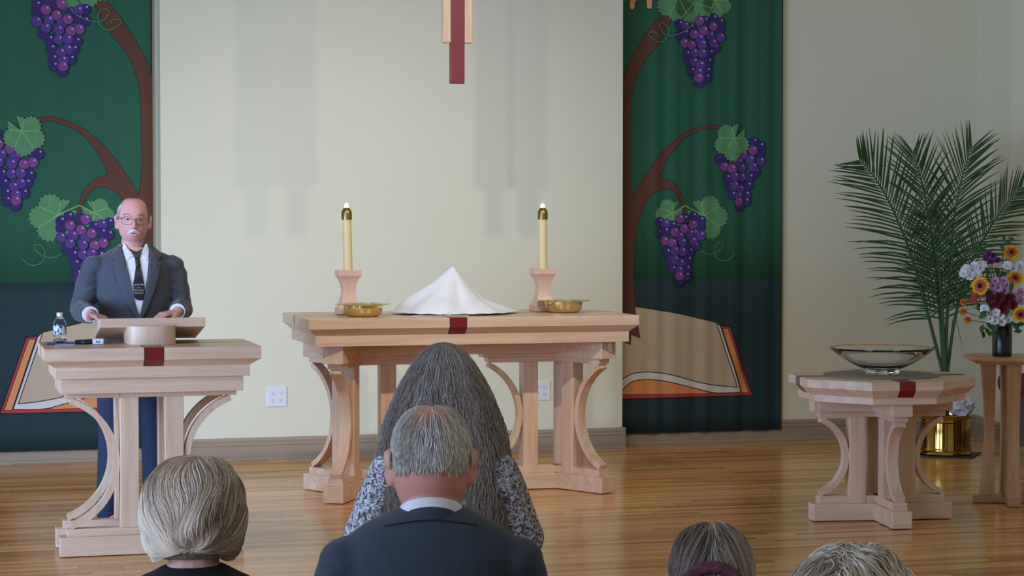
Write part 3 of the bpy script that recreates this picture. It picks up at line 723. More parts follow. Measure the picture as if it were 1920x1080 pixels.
def POSW(pts):
    n = len(pts); out = [None]*n; idx = list(range(n))
    for w_, key in (('topmost', lambda i: pts[i][1]), ('lowest', lambda i: -pts[i][1]), ('leftmost', lambda i: pts[i][0]), ('rightmost', lambda i: -pts[i][0])):
        fr = [i for i in idx if out[i] is None]
        if fr: out[min(fr, key=key)] = w_
    fr = sorted([i for i in idx if out[i] is None], key=lambda i: pts[i][0])
    for w_, i in zip(('inner left', 'central', 'inner right') if len(fr) == 3 else ('inner left', 'inner right'), fr): out[i] = w_
    return out
for g, lab, pts, r, pet, disc, n, lay, dr, cup, wd in (
    ('chrysanthemum', 'white bloom in the clump left of the purple flowers, in the vase', [(1813, 505), (1828, 499), (1820, 517), (1838, 504), (1808, 513), (1832, 513), (1842, 497)], .030, 'white', None, 16, 4, .2, .35, .4),
    ('carnation', 'white bloom between the two upper right sunflowers', [(1889, 499), (1912, 499), (1900, 503)], .030, 'white', None, 14, 4, .2, .4, .5),
    ('aster', 'small purple flower at the top left of the bouquet', [(1849, 483), (1863, 480), (1871, 488), (1843, 492), (1859, 490), (1854, 477)], .020, 'purple', None, 12, 3, .3, .4, .5),
    ('daisy', 'lilac daisy with plum centre right of the left sunflower', [(1866, 527), (1883, 526), (1872, 540), (1884, 545), (1862, 536)], .026, 'lilac', 'plum', 16, 2, .26, .1, .4),
    ('daisy', 'lilac daisy with plum centre at the right edge of the bouquet', [(1914, 548), (1914, 564), (1902, 556)], .026, 'lilac', 'plum', 16, 2, .26, .1, .4),
    ('gerbera', 'small russet bloom below the left sunflower', [(1826, 562), (1839, 552), (1826, 549)], .023, 'rust', 'darkred', 14, 2, .4, .15, .45),
    ('carnation', 'orange bloom sticking out at the far left of the bouquet', [(1808, 567), (1807, 584), (1815, 599)], .022, 'orange', None, 9, 4, .2, .7, .8),
    ('chrysanthemum', 'dark red bloom in the centre of the bouquet', [(1861, 559), (1876, 556), (1892, 559), (1886, 570), (1868, 569), (1899, 571), (1880, 580)], .030, 'darkred', None, 16, 4, .2, .35, .4),
    ('daisy', 'white daisy low at the front of the bouquet above the vase', [(1845, 579), (1868, 586), (1865, 602), (1879, 604), (1892, 599), (1857, 598), (1876, 592)], .027, 'white', 'green', 14, 2, .24, .1, .42)):
    for ii, (x, y) in enumerate(pts):
        pos = POSW(pts)[ii]; cy = Yf-.09+.0009*((x-1868)**2+(y-545)**2)**.5
        flower(g, pos+' '+lab, g, lab.replace('bloom', 'blooms').replace('daisy', 'daisies').replace('flower at', 'flowers at'), x, y, cy, r, PAL[pet], PAL[disc] if disc else None, n, lay, dr, cup, wd)
def sprig(label, leaves, grp):
    t = thing('leafy_sprig', label, 'foliage', (VX, VY, VZ+.02), 0, grp); base = Vector((VX, VY, VZ+.02)); cs = []
    for x, y, Y, sz in leaves:
        c = atY(x, y, Y)-base; cs.append(c); d = Vector((random.uniform(-.6, .6), -.9, random.uniform(.2, .8))).normalized()
        q = d.to_track_quat('Z', 'Y').to_matrix().to_4x4() @ Matrix.Rotation(random.uniform(0, 6.3), 4, 'Z'); m = MB(); vs = []; fs = []
        for k, (f, wq) in enumerate(((-1, .02), (-.6, .7), (-.1, 1), (.4, .75), (.8, .35), (1.05, .02))):
            for s in (-1, 0, 1): vs.append(Matrix.Translation(c) @ q @ Vector((sz*f, s*wq*sz*.55, abs(s)*sz*.18-(f*f)*sz*.15)))
        for k in range(5):
            for s in range(2): fs.append((k*3+s, k*3+3+s, k*3+4+s, k*3+1+s))
        m.add(vs, fs); o = m.build('leaf', LEAFM, t, smooth=True); z_ = o.modifiers.new('s', 'SOLIDIFY'); z_.thickness = .001
    m = MB()
    for c in cs: m.tube([(0, 0, .0), (c.x*.1, c.y*.1, .15), (c.x*.5, c.y*.5, max(.16, c.z*.6)), c], .0016, 5)
    m.build('stem', STEM, t)
sprig('green leaves beside the highest sunflower', [(1881, 446, 10.63, .022), (1896, 448, 10.66, .020), (1879, 465, 10.62, .020), (1890, 455, 10.68, .022)], None)
sprig('green leaves at the top left of the bouquet above the purple flowers', [(1837, 463, 10.64, .026), (1830, 472, 10.66, .028), (1851, 472, 10.7, .024), (1845, 468, 10.66, .022)], None)
sprig('green leaves at the left edge of the bouquet beside the left sunflower', [(1806, 533, 10.62, .028), (1800, 538, 10.64, .026), (1812, 541, 10.6, .028), (1816, 527, 10.65, .026)], None)
sprig('dark green leaves among the blooms of the bouquet', [(1850, 510, 10.56, .026), (1832, 514, 10.62, .024), (1896, 536, 10.5, .026), (1843, 590, 10.55, .03), (1852, 560, 10.6, .03), (1900, 580, 10.58, .03), (1870, 510, 10.6, .03), (1880, 515, 10.62, .03), (1850, 547, 10.6, .03), (1890, 545, 10.62, .03), (1835, 575, 10.6, .026), (1878, 570, 10.6, .035), (1860, 575, 10.6, .035)], None)
sprig('bright green leaves hanging over the left of the vase rim', [(1851, 622, 10.55, .028), (1862, 628, 10.54, .028), (1843, 627, 10.56, .026), (1841, 616, 10.56, .024), (1866, 616, 10.55, .026), (1855, 612, 10.55, .028)], None)
sprig('bright green leaves hanging over the right of the vase rim', [(1905, 612, 10.55, .028), (1914, 608, 10.56, .026), (1909, 621, 10.56, .024), (1898, 607, 10.55, .024)], None)

# ------------------------------------------------------------------ palm in brass pot
PX, PY = 6.575, 12.90
t = thing('brass_pot', 'shiny brass cylinder pot holding the palm, on a dark mat', 'pot', (PX, PY, .0085))
PB = mat('polished_brass', srgb(176, 140, 70), .07, 1, noise=.05)
m = MB(); m.lathe([(.150, 0), (.176, 0), (.180, .008), (.176, .018), (.171, .024), (.174, .034), (.170, .042), (.169, .048), (.165, .215), (.172, .222), (.168, .230), (.168, .245), (.175, .252), (.175, .262), (.170, .266), (.163, .262), (.160, .24), (.160, .06), (.001, .05)], 80); m.build('pot_body', PB, t, smooth=True, angle=45)
m = MB(); m.lathe([(.1595, .16), (.1595, .20), (.10, .215), (.001, .22)], 32); m.build('soil', mat('soil', srgb(46, 34, 26), .95, bump=.6, bscale=80), t, smooth=True)
m = MB(); m.box(-.19, .19, -.19, .19, 0, .007); o = m.build('floor_mat', mat('dark_mat', srgb(58, 44, 40), .6), bevel=.002, loc=(PX+.01, PY-.02, .0008)); o.rotation_euler = (0, 0, R_(-38)); tag(o, 'dark square mat under the brass pot', 'mat')
# crumpled plastic bag in the pot
bm = bmesh.new(); bmesh.ops.create_icosphere(bm, subdivisions=3, radius=1)
for v in bm.verts:
    c = v.co.copy(); n = math.sin(c.x*5+1)*math.sin(c.y*4.3+2)*math.sin(c.z*5.1)+.5*math.sin(c.x*11+c.z*9)*math.sin(c.y*12)+.25*math.sin(c.z*23+c.x*19)
    k = 1+.24*n+random.uniform(-.07, .07); v.co = Vector((c.x*.088*k, c.y*.06*k, c.z*.068*k+.030*max(0, c.x)*k))
me = bpy.data.meshes.new('plastic_bag'); bm.to_mesh(me); bm.free()
bgm, nt, b = newmat('bag_plastic'); N = nt.nodes; L = nt.links
nz = N.new('ShaderNodeTexNoise'); nz.inputs['Scale'].default_value = 9; tcx = N.new('ShaderNodeTexCoord'); L.new(tcx.outputs['Object'], nz.inputs['Vector']); cr = N.new('ShaderNodeValToRGB'); cr.color_ramp.elements[0].position = .64; cr.color_ramp.elements[0].color = srgb(196, 198, 194); cr.color_ramp.elements[1].position = .68; cr.color_ramp.elements[1].color = srgb(96, 112, 150)
L.new(nz.outputs[0], cr.inputs[0]); L.new(cr.outputs[0], b.inputs['Base Color']); b.inputs['Roughness'].default_value = .35
me.materials.append(bgm)
o = bpy.data.objects.new('plastic_bag', me); COL.objects.link(o); o.location = (PX+.085, PY-.075, .315); tag(o, 'crumpled white plastic bag with blue print stuffed in the brass pot', 'bag')
# fronds
PG = mat('palm_leaflet', srgb(44, 84, 38), .5, noise=.25, scale=3); PS = mat('palm_stalk', srgb(58, 92, 56), .5, noise=.1)
palm = thing('palm', 'tall feathery palm plant growing in the brass pot by the wall', 'plant', (PX, PY, .20))
def frond(pts, depth, ml, n=46, start=.32, wid=.0085, droop=.10):
    """pts: traced rachis; depth: y offsets from pot"""
    base = Vector((PX, PY, .20)); line = []
    P = smooth_line(pts, 8); N_ = len(P)
    for i, (x, y) in enumerate(P):
        s = i/(N_-1); Y = PY+depth*s**1.5; line.append(atY(x, y, Y)-base)
    line[0] = Vector((line[0].x, line[0].y, 0))
    m = MB(); rad = [.011*(1-s/(N_-1))**.8+.0014 for s in range(N_)]
    m.tube(line, rad, 6); o = m.build('frond', [PG], palm, smooth=True)
    me = o.data; me.materials.clear(); me.materials.append(PS)
    m = MB()
    cum = [0]
    for i in range(1, N_): cum.append(cum[-1]+(line[i]-line[i-1]).length)
    def at(s):
        d = s*cum[-1]
        for i in range(1, N_):
            if cum[i] >= d: a = (d-cum[i-1])/(cum[i]-cum[i-1]+1e-9); return line[i-1].lerp(line[i], a), (line[i]-line[i-1]).normalized()
        return line[-1], (line[-1]-line[-2]).normalized()
    for k in range(n):
        q = k/(n-1); s = start+(1-start)*q*.995
        p, d = at(s)
        side0 = Vector((d.z, 0, -d.x)).normalized()
        for sg in (-1, 1):
            side = side0*sg
            Lf = ml*(.40+.60*math.sin(PI*min(1, .18+q*.62)))*(1-.30*max(0, q-.8)/.2)*random.uniform(.9, 1.08)
            ang = R_(64-36*q+random.uniform(-4, 4))
            v = (d*math.cos(ang)+side*math.sin(ang)+Vector((0, random.uniform(-.12, .12)-.05, 0))).normalized()
            dr = droop*random.uniform(.6, 1.4)*(1.3-q)
            nrm = v.cross(Vector((0, 1, 0))).normalized(); wv = (nrm*.92+Vector((0, 1, 0))*.25*sg).normalized(); vs = []
            for f, wq in ((0, .35), (.12, .9), (.4, 1), (.72, .66), (.93, .25), (1.0, .02)):
                c = p+v*Lf*f+Vector((0, 0, -dr*Lf*f*f*1.6)); h = wv*wid*wq*.8
                vs += [c-h, c+Vector((0, -.002*wq, 0)), c+h]
            fs = []
            for j in range(5):
                for u in range(2): fs.append((j*3+u, j*3+3+u, j*3+4+u, j*3+1+u))
            m.add(vs, fs)
    m.build('leaflets', PG, o, smooth=True)
frond([(1768, 700), (1740, 590), (1715, 500), (1690, 430), (1660, 365), (1632, 322), (1612, 300)], -.30, .46, 46, .36)
frond([(1770, 700), (1762, 590), (1752, 480), (1735, 370), (1720, 315), (1712, 285)], .20, .40, 42, .42)
frond([(1773, 700), (1776, 590), (1782, 480), (1792, 390), (1806, 325), (1822, 278)], -.05, .42, 42, .42)
frond([(1776, 700), (1790, 600), (1818, 500), (1852, 435), (1885, 385), (1915, 352)], .10, .34, 40, .45)
frond([(1772, 700), (1768, 600), (1762, 520), (1750, 450), (1742, 410)], -.15, .32, 24, .50)
m = MB(); b0 = Vector((PX, PY, .20)); m.tube([atY(1776, 700, PY)-b0, atY(1786, 600, PY-.05)-b0, atY(1792, 595, PY-.08)-b0, atY(1800, 630, PY-.1)-b0, atY(1806, 656, PY-.12)-b0], [.004, .0035, .005, .004, .0005], 5, flat=.4); m.build('drooping_leaf', PG, palm)

# ------------------------------------------------------------------ red armchair at the right edge
t = thing('armchair', 'wooden armchair with red cushioned seat at the right edge', 'chair', (6.89, 12.18, 0), R_(-90))
REDF = mat('red_upholstery', srgb(112, 20, 26), .85, noise=.08, scale=30)
m = MB(); m.box(-.23, .23, -.215, .18, .46, .58); m.build('seat', REDF, t, bevel=.045)
for sx in (-.215, .215):
    for sy, h in ((-.15, .66), (.19, .95)):
        m = MB(); m.box(sx-.022, sx+.022, sy-.022, sy+.022, .003, h-.002 if sy < 0 else h); m.build('leg', STW['z'], t, bevel=.004)
    m = MB(); m.box(sx-.028, sx+.028, -.20, .168, .66, .688); m.build('armrest', STW['y'], t, bevel=.008)
    m = MB(); m.box(sx-.014, sx+.014, -.128, .168, .10, .45); m.build('side_panel', mat('grey_panel', srgb(140, 120, 104), .6), t)
m = MB(); m.box(-.193, .193, .175, .205, .70, .93); m.build('backrest', REDF, t, bevel=.01)
# ------------------------------------------------------------------ people
def skinmat(name, col):
    return mat(name, col, .5, noise=.07, scale=22, bump=.06, bscale=150, sss=.12)
def head_surf(d, sc=1.0):
    x, y, z = d; a, b, c = .0755, .096, .113
    px_, py_, pz = a*x, b*y, c*z
    t_ = max(0, -z)
    if z < 0: px_ *= ((1-t_**2.8+1e-6)**(1/2.8))/math.sqrt(1-t_*t_+1e-4)*(1-.17*t_**1.6)
    if y > 0: py_ *= 1-.30*t_**1.2
    else: py_ *= 1-.05*t_
    if z > 0: k_ = min(1.45, ((1-min(z, .9999)**2.7)**(1/2.7))/math.sqrt(1-min(z, .9999)**2)); px_ *= k_; py_ *= 1+(k_-1)*.7
    def g(cx, cy, cz, s, amp):
        return amp*math.exp(-((px_-cx)**2+(py_-cy)**2+(pz-cz)**2)/(2*s*s))
    f = 0
    for sx in (-1, 1):
        f += g(sx*.031, -.088, .010, .012, -.010)+g(sx*.030, -.09, .030, .013, .005)+g(sx*.046, -.070, -.020, .018, .004)
    f += g(0, -.09, -.085, .020, .008)+g(0, -.093, -.045, .018, .004)
    r = math.sqrt(px_**2+py_**2+pz**2)+1e-9
    k = sc*(1+f/r)
    return Vector((px_*k, py_*k, pz*k))
def add_head(m, M, face=True):
    seg, rings = 64, 44; vs = []; 
    dirs = [(0, 0, -1)]
    for k in range(1, rings):
        ph = -PI/2+PI*k/rings
        for i in range(seg):
            t_ = 2*PI*i/seg; dirs.append((math.cos(ph)*math.cos(t_), math.cos(ph)*math.sin(t_), math.sin(ph)))
    dirs.append((0, 0, 1))
    vs = [M @ head_surf(d) for d in dirs]
    fs = [(0, 1+(i+1) % seg, 1+i) for i in range(seg)]
    for k in range(rings-2):
        for i in range(seg): j = (i+1) % seg; a = 1+k*seg; fs.append((a+i, a+j, a+seg+j, a+seg+i))
    Lx = len(vs)-1; a = 1+(rings-2)*seg; fs += [(Lx, a+i, a+(i+1) % seg) for i in range(seg)]
    m.add(vs, fs)
    T = lambda p: M @ Vector(p)
    for sx in (-1, 1):   # ears
        Me = M.to_3x3().to_4x4() @ Matrix.Rotation(sx*R_(28), 4, 'Z') @ Matrix.Rotation(R_(-8), 4, 'X')
        m.ell(T((sx*.080, .012, -.008)), (.0065, .021, .040), Me, 14, 10)
        m.ell(T((sx*.078, .004, -.030)), (.006, .010, .014), Me, 12, 8)
        m.ell(T((sx*.086, .018, .010)), (.0050, .016, .020), Me, 12, 8)
    m.cap(T((0, .015, -.06)), .052, T((0, .030, -.17)), .054)
    if face:
        m.cap(T((0, -.090, .014)), .0075, T((0, -.108, -.024)), .0115, 12)
        for sx in (-1, 1):
            m.ell(T((sx*.0105, -.100, -.028)), (.0085, .011, .008), None, 12, 8)
            m.cap(T((sx*.018, -.0905, .0190)), .0062, T((sx*.046, -.079, .0180)), .0052, 10)   # brow/upper lid
            m.cap(T((sx*.020, -.0878, .0010)), .0042, T((sx*.042, -.080, .0025)), .0040, 10)   # lower lid
        m.cap(T((-.018, -.0920, -.0530)), .0045, T((.018, -.0920, -.0530)), .0045, 10)
        m.cap(T((-.015, -.0910, -.0655)), .0055, T((.015, -.0910, -.0655)), .0055, 10)
def add_hand(m, W_, fdir, up, side, curl=.5, L=.085):
    """W_ wrist, fdir forward, up = back of hand, side = +1/-1 thumb side along cross"""
    W_ = Vector(W_); f = Vector(fdir).normalized(); u = Vector(up).normalized(); r = f.cross(u).normalized()*side; u = r.cross(f)*side; u.normalize()
    if u.dot(Vector(up)) < 0: u = -u
    for k, off in enumerate((-.026, -.009, .009, .026)):
        m.cap(W_+r*off*.55, .014, W_+f*L+r*off, .0115, 10)
        fl = (.060, .072, .076, .066)[k]; a = curl*(.7+.1*k); p = W_+f*L+r*off; ang = .15
        for j, (sg, rr) in enumerate(((.45, .0090), (.32, .0082), (.23, .0074))):
            ang += a*(.5 if j == 0 else .8); d = f*math.cos(ang)-u*math.sin(ang); q = p+d*fl*sg
            m.cap(p, rr+.0004, q, rr-.0004, 10); p = q
    p = W_+f*.02+r*.024-u*.004; q = p+(f*.75+r*.55-u*.25).normalized()*.042; m.cap(p, .014, q, .0105, 10)
    s = q+(f*.95+r*.12-u*.3).normalized()*.030; m.cap(q, .0105, s, .0085, 10)
def loft(m, rings, seg=32, M=None):
    out = []
    for z, rx, ry, cx, cy in rings: out.append([(cx+rx*math.cos(2*PI*i/seg), cy+ry*math.sin(2*PI*i/seg), z) for i in range(seg)])
    m.stack(out, M=M)
def shoe(m, p, d=(0, -1)):
    a = math.atan2(d[1], d[0]); M = Matrix.Translation(p) @ Matrix.Rotation(a, 4, 'Z'); rings = []
    for x, wd, h in ((-.07, .025, .05), (-.06, .034, .075), (-.02, .036, .08), (.04, .038, .065), (.10, .045, .045), (.16, .044, .035), (.20, .032, .025), (.215, .012, .012)):
        rings.append([(x, wd*math.cos(2*PI*i/14), .003+h/2+h/2*math.sin(2*PI*i/14)) for i in range(14)])
    m.stack(rings, M=M)

def patch(parent, name, poly, mt, surf, off, thick=.003, gx=.012, gz=.02, smooth=True):
    b2 = bmesh.new(); vs = [b2.verts.new((u, 0, z)) for u, z in poly]; b2.faces.new(vs); b2.normal_update(); bmesh.ops.triangulate(b2, faces=b2.faces[:], ngon_method='EAR_CLIP')
    us = [p[0] for p in poly]; zs = [p[1] for p in poly]
    x = math.ceil(min(us)/gx)*gx
    while x < max(us): bmesh.ops.bisect_plane(b2, geom=b2.verts[:]+b2.edges[:]+b2.faces[:], plane_co=(x, 0, 0), plane_no=(1, 0, 0)); x += gx
    z = math.ceil(min(zs)/gz)*gz
    while z < max(zs): bmesh.ops.bisect_plane(b2, geom=b2.verts[:]+b2.edges[:]+b2.faces[:], plane_co=(0, 0, z), plane_no=(0, 0, 1)); z += gz
    bmesh.ops.triangulate(b2, faces=b2.faces[:])
    for v in b2.verts: v.co.y = surf(v.co.x, v.co.z)+off
    b2.normal_update(); s = sum(f.normal.y for f in b2.faces)
    if (s > 0) == (off < 0):
        for f in b2.faces: f.normal_flip()
    me = bpy.data.meshes.new(name); b2.to_mesh(me); b2.free(); me.materials.append(mt)
    for p in me.polygons: p.use_smooth = smooth
    o = bpy.data.objects.new(name, me); COL.objects.link(o); o.parent = parent
    q = o.modifiers.new('s', 'SOLIDIFY'); q.thickness = thick; q.offset = 1 if True else 0
    return o

def hairmat(name, c_dark, c_light, rough=.42):
    m, nt, b = newmat(name); N = nt.nodes; L = nt.links
    at = N.new('ShaderNodeAttribute'); at.attribute_name = 'tint'; cr = N.new('ShaderNodeValToRGB')
    cr.color_ramp.elements[0].color = c_dark; cr.color_ramp.elements[1].color = c_light
    L.new(at.outputs['Fac'], cr.inputs[0]); L.new(cr.outputs[0], b.inputs['Base Color']); b.inputs['Roughness'].default_value = rough
    b.inputs['Specular IOR Level'].default_value = .4
    return m
def strand(m, pts, r, tint):
    n = len(pts); m.tube(pts, [r*(1 if k < n*.7 else 1-.85*(k-n*.7)/(n*.3)) for k in range(n)], 3, tint=tint, cap=False)

def strands_on(m, surf, roots, flow, steps, step, r, lift=(1.0, 1.04), wob=.0, tintf=None, ax=(.0755, .096, .113), stop=-9):
    """roots: unit dirs; surf(dir)->point local; flow(dir)->tangent vector"""
    for d0 in roots:
        d = Vector(d0).normalized(); pts = []; p = surf(d); ph = random.uniform(0, 6.3); ns = max(3, int(steps*random.uniform(.7, 1.15)))
        lf = random.uniform(*lift); base = Vector(flow(d))
        for k in range(ns):
            d = Vector((p.x/ax[0], p.y/ax[1], p.z/ax[2])).normalized(); q = surf(d)*(1+(lf-1)*min(1, k/3+.1)); pts.append(q.copy())
            fl = Vector(flow(d)); fl += Vector((math.sin(ph+k*.9), math.cos(ph*1.3+k*.8), 0))*wob; nn = Vector((d.x/ax[0], d.y/ax[1], d.z/ax[2])).normalized(); fl = (fl-nn*fl.dot(nn))
            if fl.length < 1e-5 or p.z < stop: break
            p = surf(d)+fl.normalized()*step
        if len(pts) > 2: strand(m, pts, r*random.uniform(.7, 1.2), tintf(d0) if tintf else random.random())

def sph_dirs(n, cond):
    out = []
    while len(out) < n:
        v = Vector((random.gauss(0, 1), random.gauss(0, 1), random.gauss(0, 1))).normalized()
        if cond(v): out.append(v)
    return out

# fabrics
SUIT1 = mat('charcoal_wool', srgb(66, 70, 80), .85, noise=.06, scale=25, sheen=.15)
SUIT2 = mat('navy_wool', srgb(44, 58, 74), .85, noise=.05, scale=25, sheen=.15)
SHIRT = mat('white_shirt', srgb(228, 230, 246), .7, noise=.01)
TROU = mat('navy_trousers', srgb(28, 42, 64), .85, noise=.06)
BLK = mat('black_knit', srgb(16, 17, 26), .9, noise=.1)
SHOE = mat('shoe_leather', srgb(18, 18, 24), .35)

def wrinkle(o, st, size):
    tx = bpy.data.textures.new('cloth_folds', 'CLOUDS'); tx.noise_scale = size; tx.noise_depth = 1
    d = o.modifiers.new('folds', 'DISPLACE'); d.texture = tx; d.strength = st; d.mid_level = .5; d.texture_coords = 'LOCAL'
# ---- speaker behind the lectern
def speaker():
    OX, OY = 1.035, 10.86
    t = thing('person', 'balding man with glasses, white moustache and grey suit standing at the lectern', 'person', (OX, OY, 0))
    SK = skinmat('skin_speaker', srgb(216, 160, 154))
    HM = Matrix.Translation((-.005, -.035, 1.573)) @ Matrix.Rotation(R_(-3), 4, 'Z') @ Matrix.Rotation(R_(2), 4, 'X') @ Matrix.Rotation(R_(1.5), 4, 'Y')
    m = MB(); add_head(m, HM)
    loft(m, [(1.44, .075, .06, 0, 0), (1.38, .16, .085, 0, 0), (1.25, .15, .10, 0, 0), (1.0, .14, .10, 0, 0), (.88, .15, .10, 0, 0), (.85, .08, .08, 0, 0)])
    m.cap((-.01, .0, 1.40), .056, (-.01, -.01, 1.47), .052)
    wl, wr = Vector((-.240, -.325, 1.118)), Vector((.178, -.335, 1.128))
    el, er = Vector((-.262, .01, 1.125)), Vector((.238, .01, 1.125))
    for sx, e, w_ in ((-1, el, wl), (1, er, wr)):
        m.cap((sx*.19, .02, 1.29), .042, e, .034); m.cap(e, .040, w_, .027)
        m.cap((sx*.085, .0, .88), .075, (sx*.10, .01, .50), .055); m.cap((sx*.10, .01, .50), .05, (sx*.105, .03, .10), .038); m.cap((sx*.105, .03, .08), .03, (sx*.115, -.10, .04), .025)
    add_hand(m, wl, (.45, -.80, -.12), (0.1, 0, 1), 1, .50)
    add_hand(m, wr, (-.85, -.50, -.14), (0, 0, 1), -1, .50)
    m.build('body', SK, t, remesh=.0036, sm=3)
    T = lambda p: HM @ Vector(p)
    # eyes
    EW = mat('eye_white', srgb(176, 156, 150), .4, noise=.01); EI = mat('iris', srgb(60, 54, 60), .3)
    for sx in (-1, 1):
        e = MB(); e.ell(T((sx*.031, -.0815, .010)), (.0120, .0080, .0062)); eo = e.build('eye', EW, t, smooth=True)
        e = MB(); e.ell(T((sx*.031+.001, -.0890, .010)), (.0056, .0022, .0050), seg=12, rings=8); e.build('iris', EI, eo, smooth=True)
    m = MB(); m.ell(T((0, -.0945, -.0590)), (.015, .0035, .0028)); m.build('mouth', mat('lip_dark', srgb(120, 60, 62), .5), t, smooth=True)
    # moustache
    HG = hairmat('white_whiskers', srgb(170, 162, 160), srgb(232, 226, 226))
    m = MB()
    for i in range(420):
        u = random.uniform(-1, 1); x = u*.022; z = -.040-.008*abs(u)**1.5+random.uniform(-.003, .003); y = -.098+.010*u*u
        q = []
        for k in range(4): f = k/3; q.append(T((x+math.copysign(.009*f, u)*(.3+abs(u)), y-.004+.002*f, z-.010*f-.007*abs(u)*f)))
        strand(m, q, .0009, random.random())
    m.build('moustache', HG, t, tint=True)
    m = MB()
    for sx in (-1, 1):
        for i in range(90):
            u = random.random(); x = sx*(.015+.034*u); z = .029+.006*math.sin(PI*u)+random.uniform(-.002, .002); y = -.093+.016*u*u
            strand(m, [T((x+sx*.007*f, y-.0015, z+.002*f)) for f in (0, .5, 1)], .0006, random.random()*.6)
    m.build('eyebrows', hairmat('brows', srgb(150, 122, 114), srgb(196, 168, 158)), t, tint=True)
    # side hair
    def cond(v): return (abs(v.x) > .60 and -.06 < v.z < .80 and v.y > -.36+.22*(v.z < .15)) or (v.y > .35 and v.z > -.55 and v.z < .80)
    m = MB(); strands_on(m, lambda d: T(0*d) if False else head_surf(d), sph_dirs(3000, cond), lambda d: (0, .8, -.6), 6, .006, .0012, (1.03, 1.09), .1)
    m.v = [tuple(HM @ Vector(v)) for v in m.v]
    m.build('hair', hairmat('grey_side_hair', srgb(122, 114, 104), srgb(196, 188, 174)), t, tint=True)
    # thin hair over the crown
    m = MB(); strands_on(m, head_surf, sph_dirs(260, lambda v: v.z > .80 and v.y > -.15), lambda d: (.1, .9, 0), 7, .007, .0008, (1.01, 1.02))
    m.v = [tuple(HM @ Vector(v)) for v in m.v]; m.build('crown_hair', hairmat('thin_hair', srgb(120, 96, 90), srgb(160, 134, 126)), t, tint=True)
    # glasses
    GM = mat('wire_frame', srgb(92, 70, 66), .35, .6)
    m = MB()
    for sx in (-1, 1):
        pts = []
        for k in range(25):
            a = 2*PI*k/24; x = sx*.034+.0265*math.copysign(abs(math.cos(a))**.7, math.cos(a)); z = .003+.0195*math.copysign(abs(math.sin(a))**.8, math.sin(a))
            pts.append(T((x, -.103+6*x*x, z)))
        m.tube(pts, .0011, 6)
        m.tube([T((sx*.060, -.088, .013)), T((sx*.078, -.040, .012)), T((sx*.083, .015, .008))], .0016, 6)
    m.tube([T((-.009, -.103, .010)), T((0, -.106, .012)), T((.009, -.103, .010))], .0011, 6)
    g = m.build('glasses', GM, t)
    m = MB()
    for sx in (-1, 1):
        rings = []
        for dy in (-.0006, .0006):
            rr = []
            for k in range(24):
                a = 2*PI*k/24; x = sx*.034+.0262*math.copysign(abs(math.cos(a))**.7, math.cos(a)); z = .003+.0192*math.copysign(abs(math.sin(a))**.8, math.sin(a))
                rr.append(T((x, -.103+6*x*x+dy, z)))
            rings.append(rr)
        m.stack(rings)
    m.build('lens', glass('lens_glass', (1, 1, 1, 1), 0, 1.015), g)
    # jacket
    RG = [(1.455, .060, .055, 0, .02), (1.440, .085, .068, 0, .018), (1.425, .118, .080, 0, .015), (1.402, .172, .092, 0, .012), (1.36, .202, .108, 0, .008), (1.30, .192, .128, 0, 0), (1.20, .180, .140, 0, -.005), (1.10, .176, .146, 0, -.008), (1.0, .190, .146, 0, -.006), (.90, .208, .142, 0, 0), (.82, .215, .140, 0, 0), (.78, .212, .138, 0, 0)]
    def front(x, z):
        zz = [r[0] for r in RG][::-1]; f = lambda c: float(np.interp(z, zz, [r[c] for r in RG][::-1]))
        rx, ry, cy = f(1), f(2), f(4); return cy-ry*math.sqrt(max(.02, 1-(x/rx)**2))
    m = MB(); loft(m, RG, 40)
    for sx, e, w_ in ((-1, el, wl), (1, er, wr)):
        m.ell((sx*.184, .012, 1.352), (.072, .074, .048))
        m.cap((sx*.206, .015, 1.305), .062, e, .058); e2 = e.lerp(w_, .90); m.cap(e, .058, e2, .045)
        # sleeve wrinkles near the elbow
        for f in (.25, .5, .8):
            c = Vector((sx*.188, .015, 1.325)).lerp(e, f); m.ell(c+Vector((0, -.016, 0)), (.062, .052, .010), Matrix.Rotation(sx*R_(25), 4, 'Y'))
    jk = m.build('jacket', SUIT1, t, remesh=.0060, sm=4); wrinkle(jk, .016, .075)
    for sx, e, w_ in ((-1, el, wl), (1, er, wr)):
        a, b_ = e.lerp(w_, .88), e.lerp(w_, 1.0); m = MB(); m.tube([a, a.lerp(b_, .5), b_], [.040, .040, .039], 20); m.build('shirt_cuff', SHIRT, t, smooth=True, angle=40)
    V = [(-.020, 1.412), (-.054, 1.440), (-.060, 1.42), (-.050, 1.37), (-.032, 1.27), (-.012, 1.16), (.008, 1.095), (.022, 1.13), (.040, 1.22), (.060, 1.33), (.068, 1.40), (.064, 1.440), (.036, 1.412), (.008, 1.396)]
    patch(t, 'shirt_front', V, SHIRT, front, -.007, .002)
    patch(t, 'necktie', [(-.004, 1.392), (.018, 1.392), (.024, 1.34), (.038, 1.24), (.040, 1.195), (.026, 1.178), (.004, 1.178), (-.016, 1.195), (-.018, 1.26), (-.002, 1.34)], mat('tie_silk', srgb(30, 28, 40), .4, noise=.4, scale=60), front, -.012, .003)
    k = MB(); k.stack([[(-.018, front(0, 1.41)-.016, 1.418), (.032, front(0, 1.41)-.016, 1.418), (.030, front(0, 1.41), 1.418), (-.016, front(0, 1.41), 1.418)], [(-.006, front(0, 1.39)-.020, 1.385), (.020, front(0, 1.39)-.020, 1.385), (.018, front(0, 1.39)-.002, 1.385), (-.004, front(0, 1.39)-.002, 1.385)]][::-1])
    k.build('tie_knot', mat('tie_knot_silk', srgb(34, 32, 46), .4, noise=.3, scale=60), t, bevel=.004)
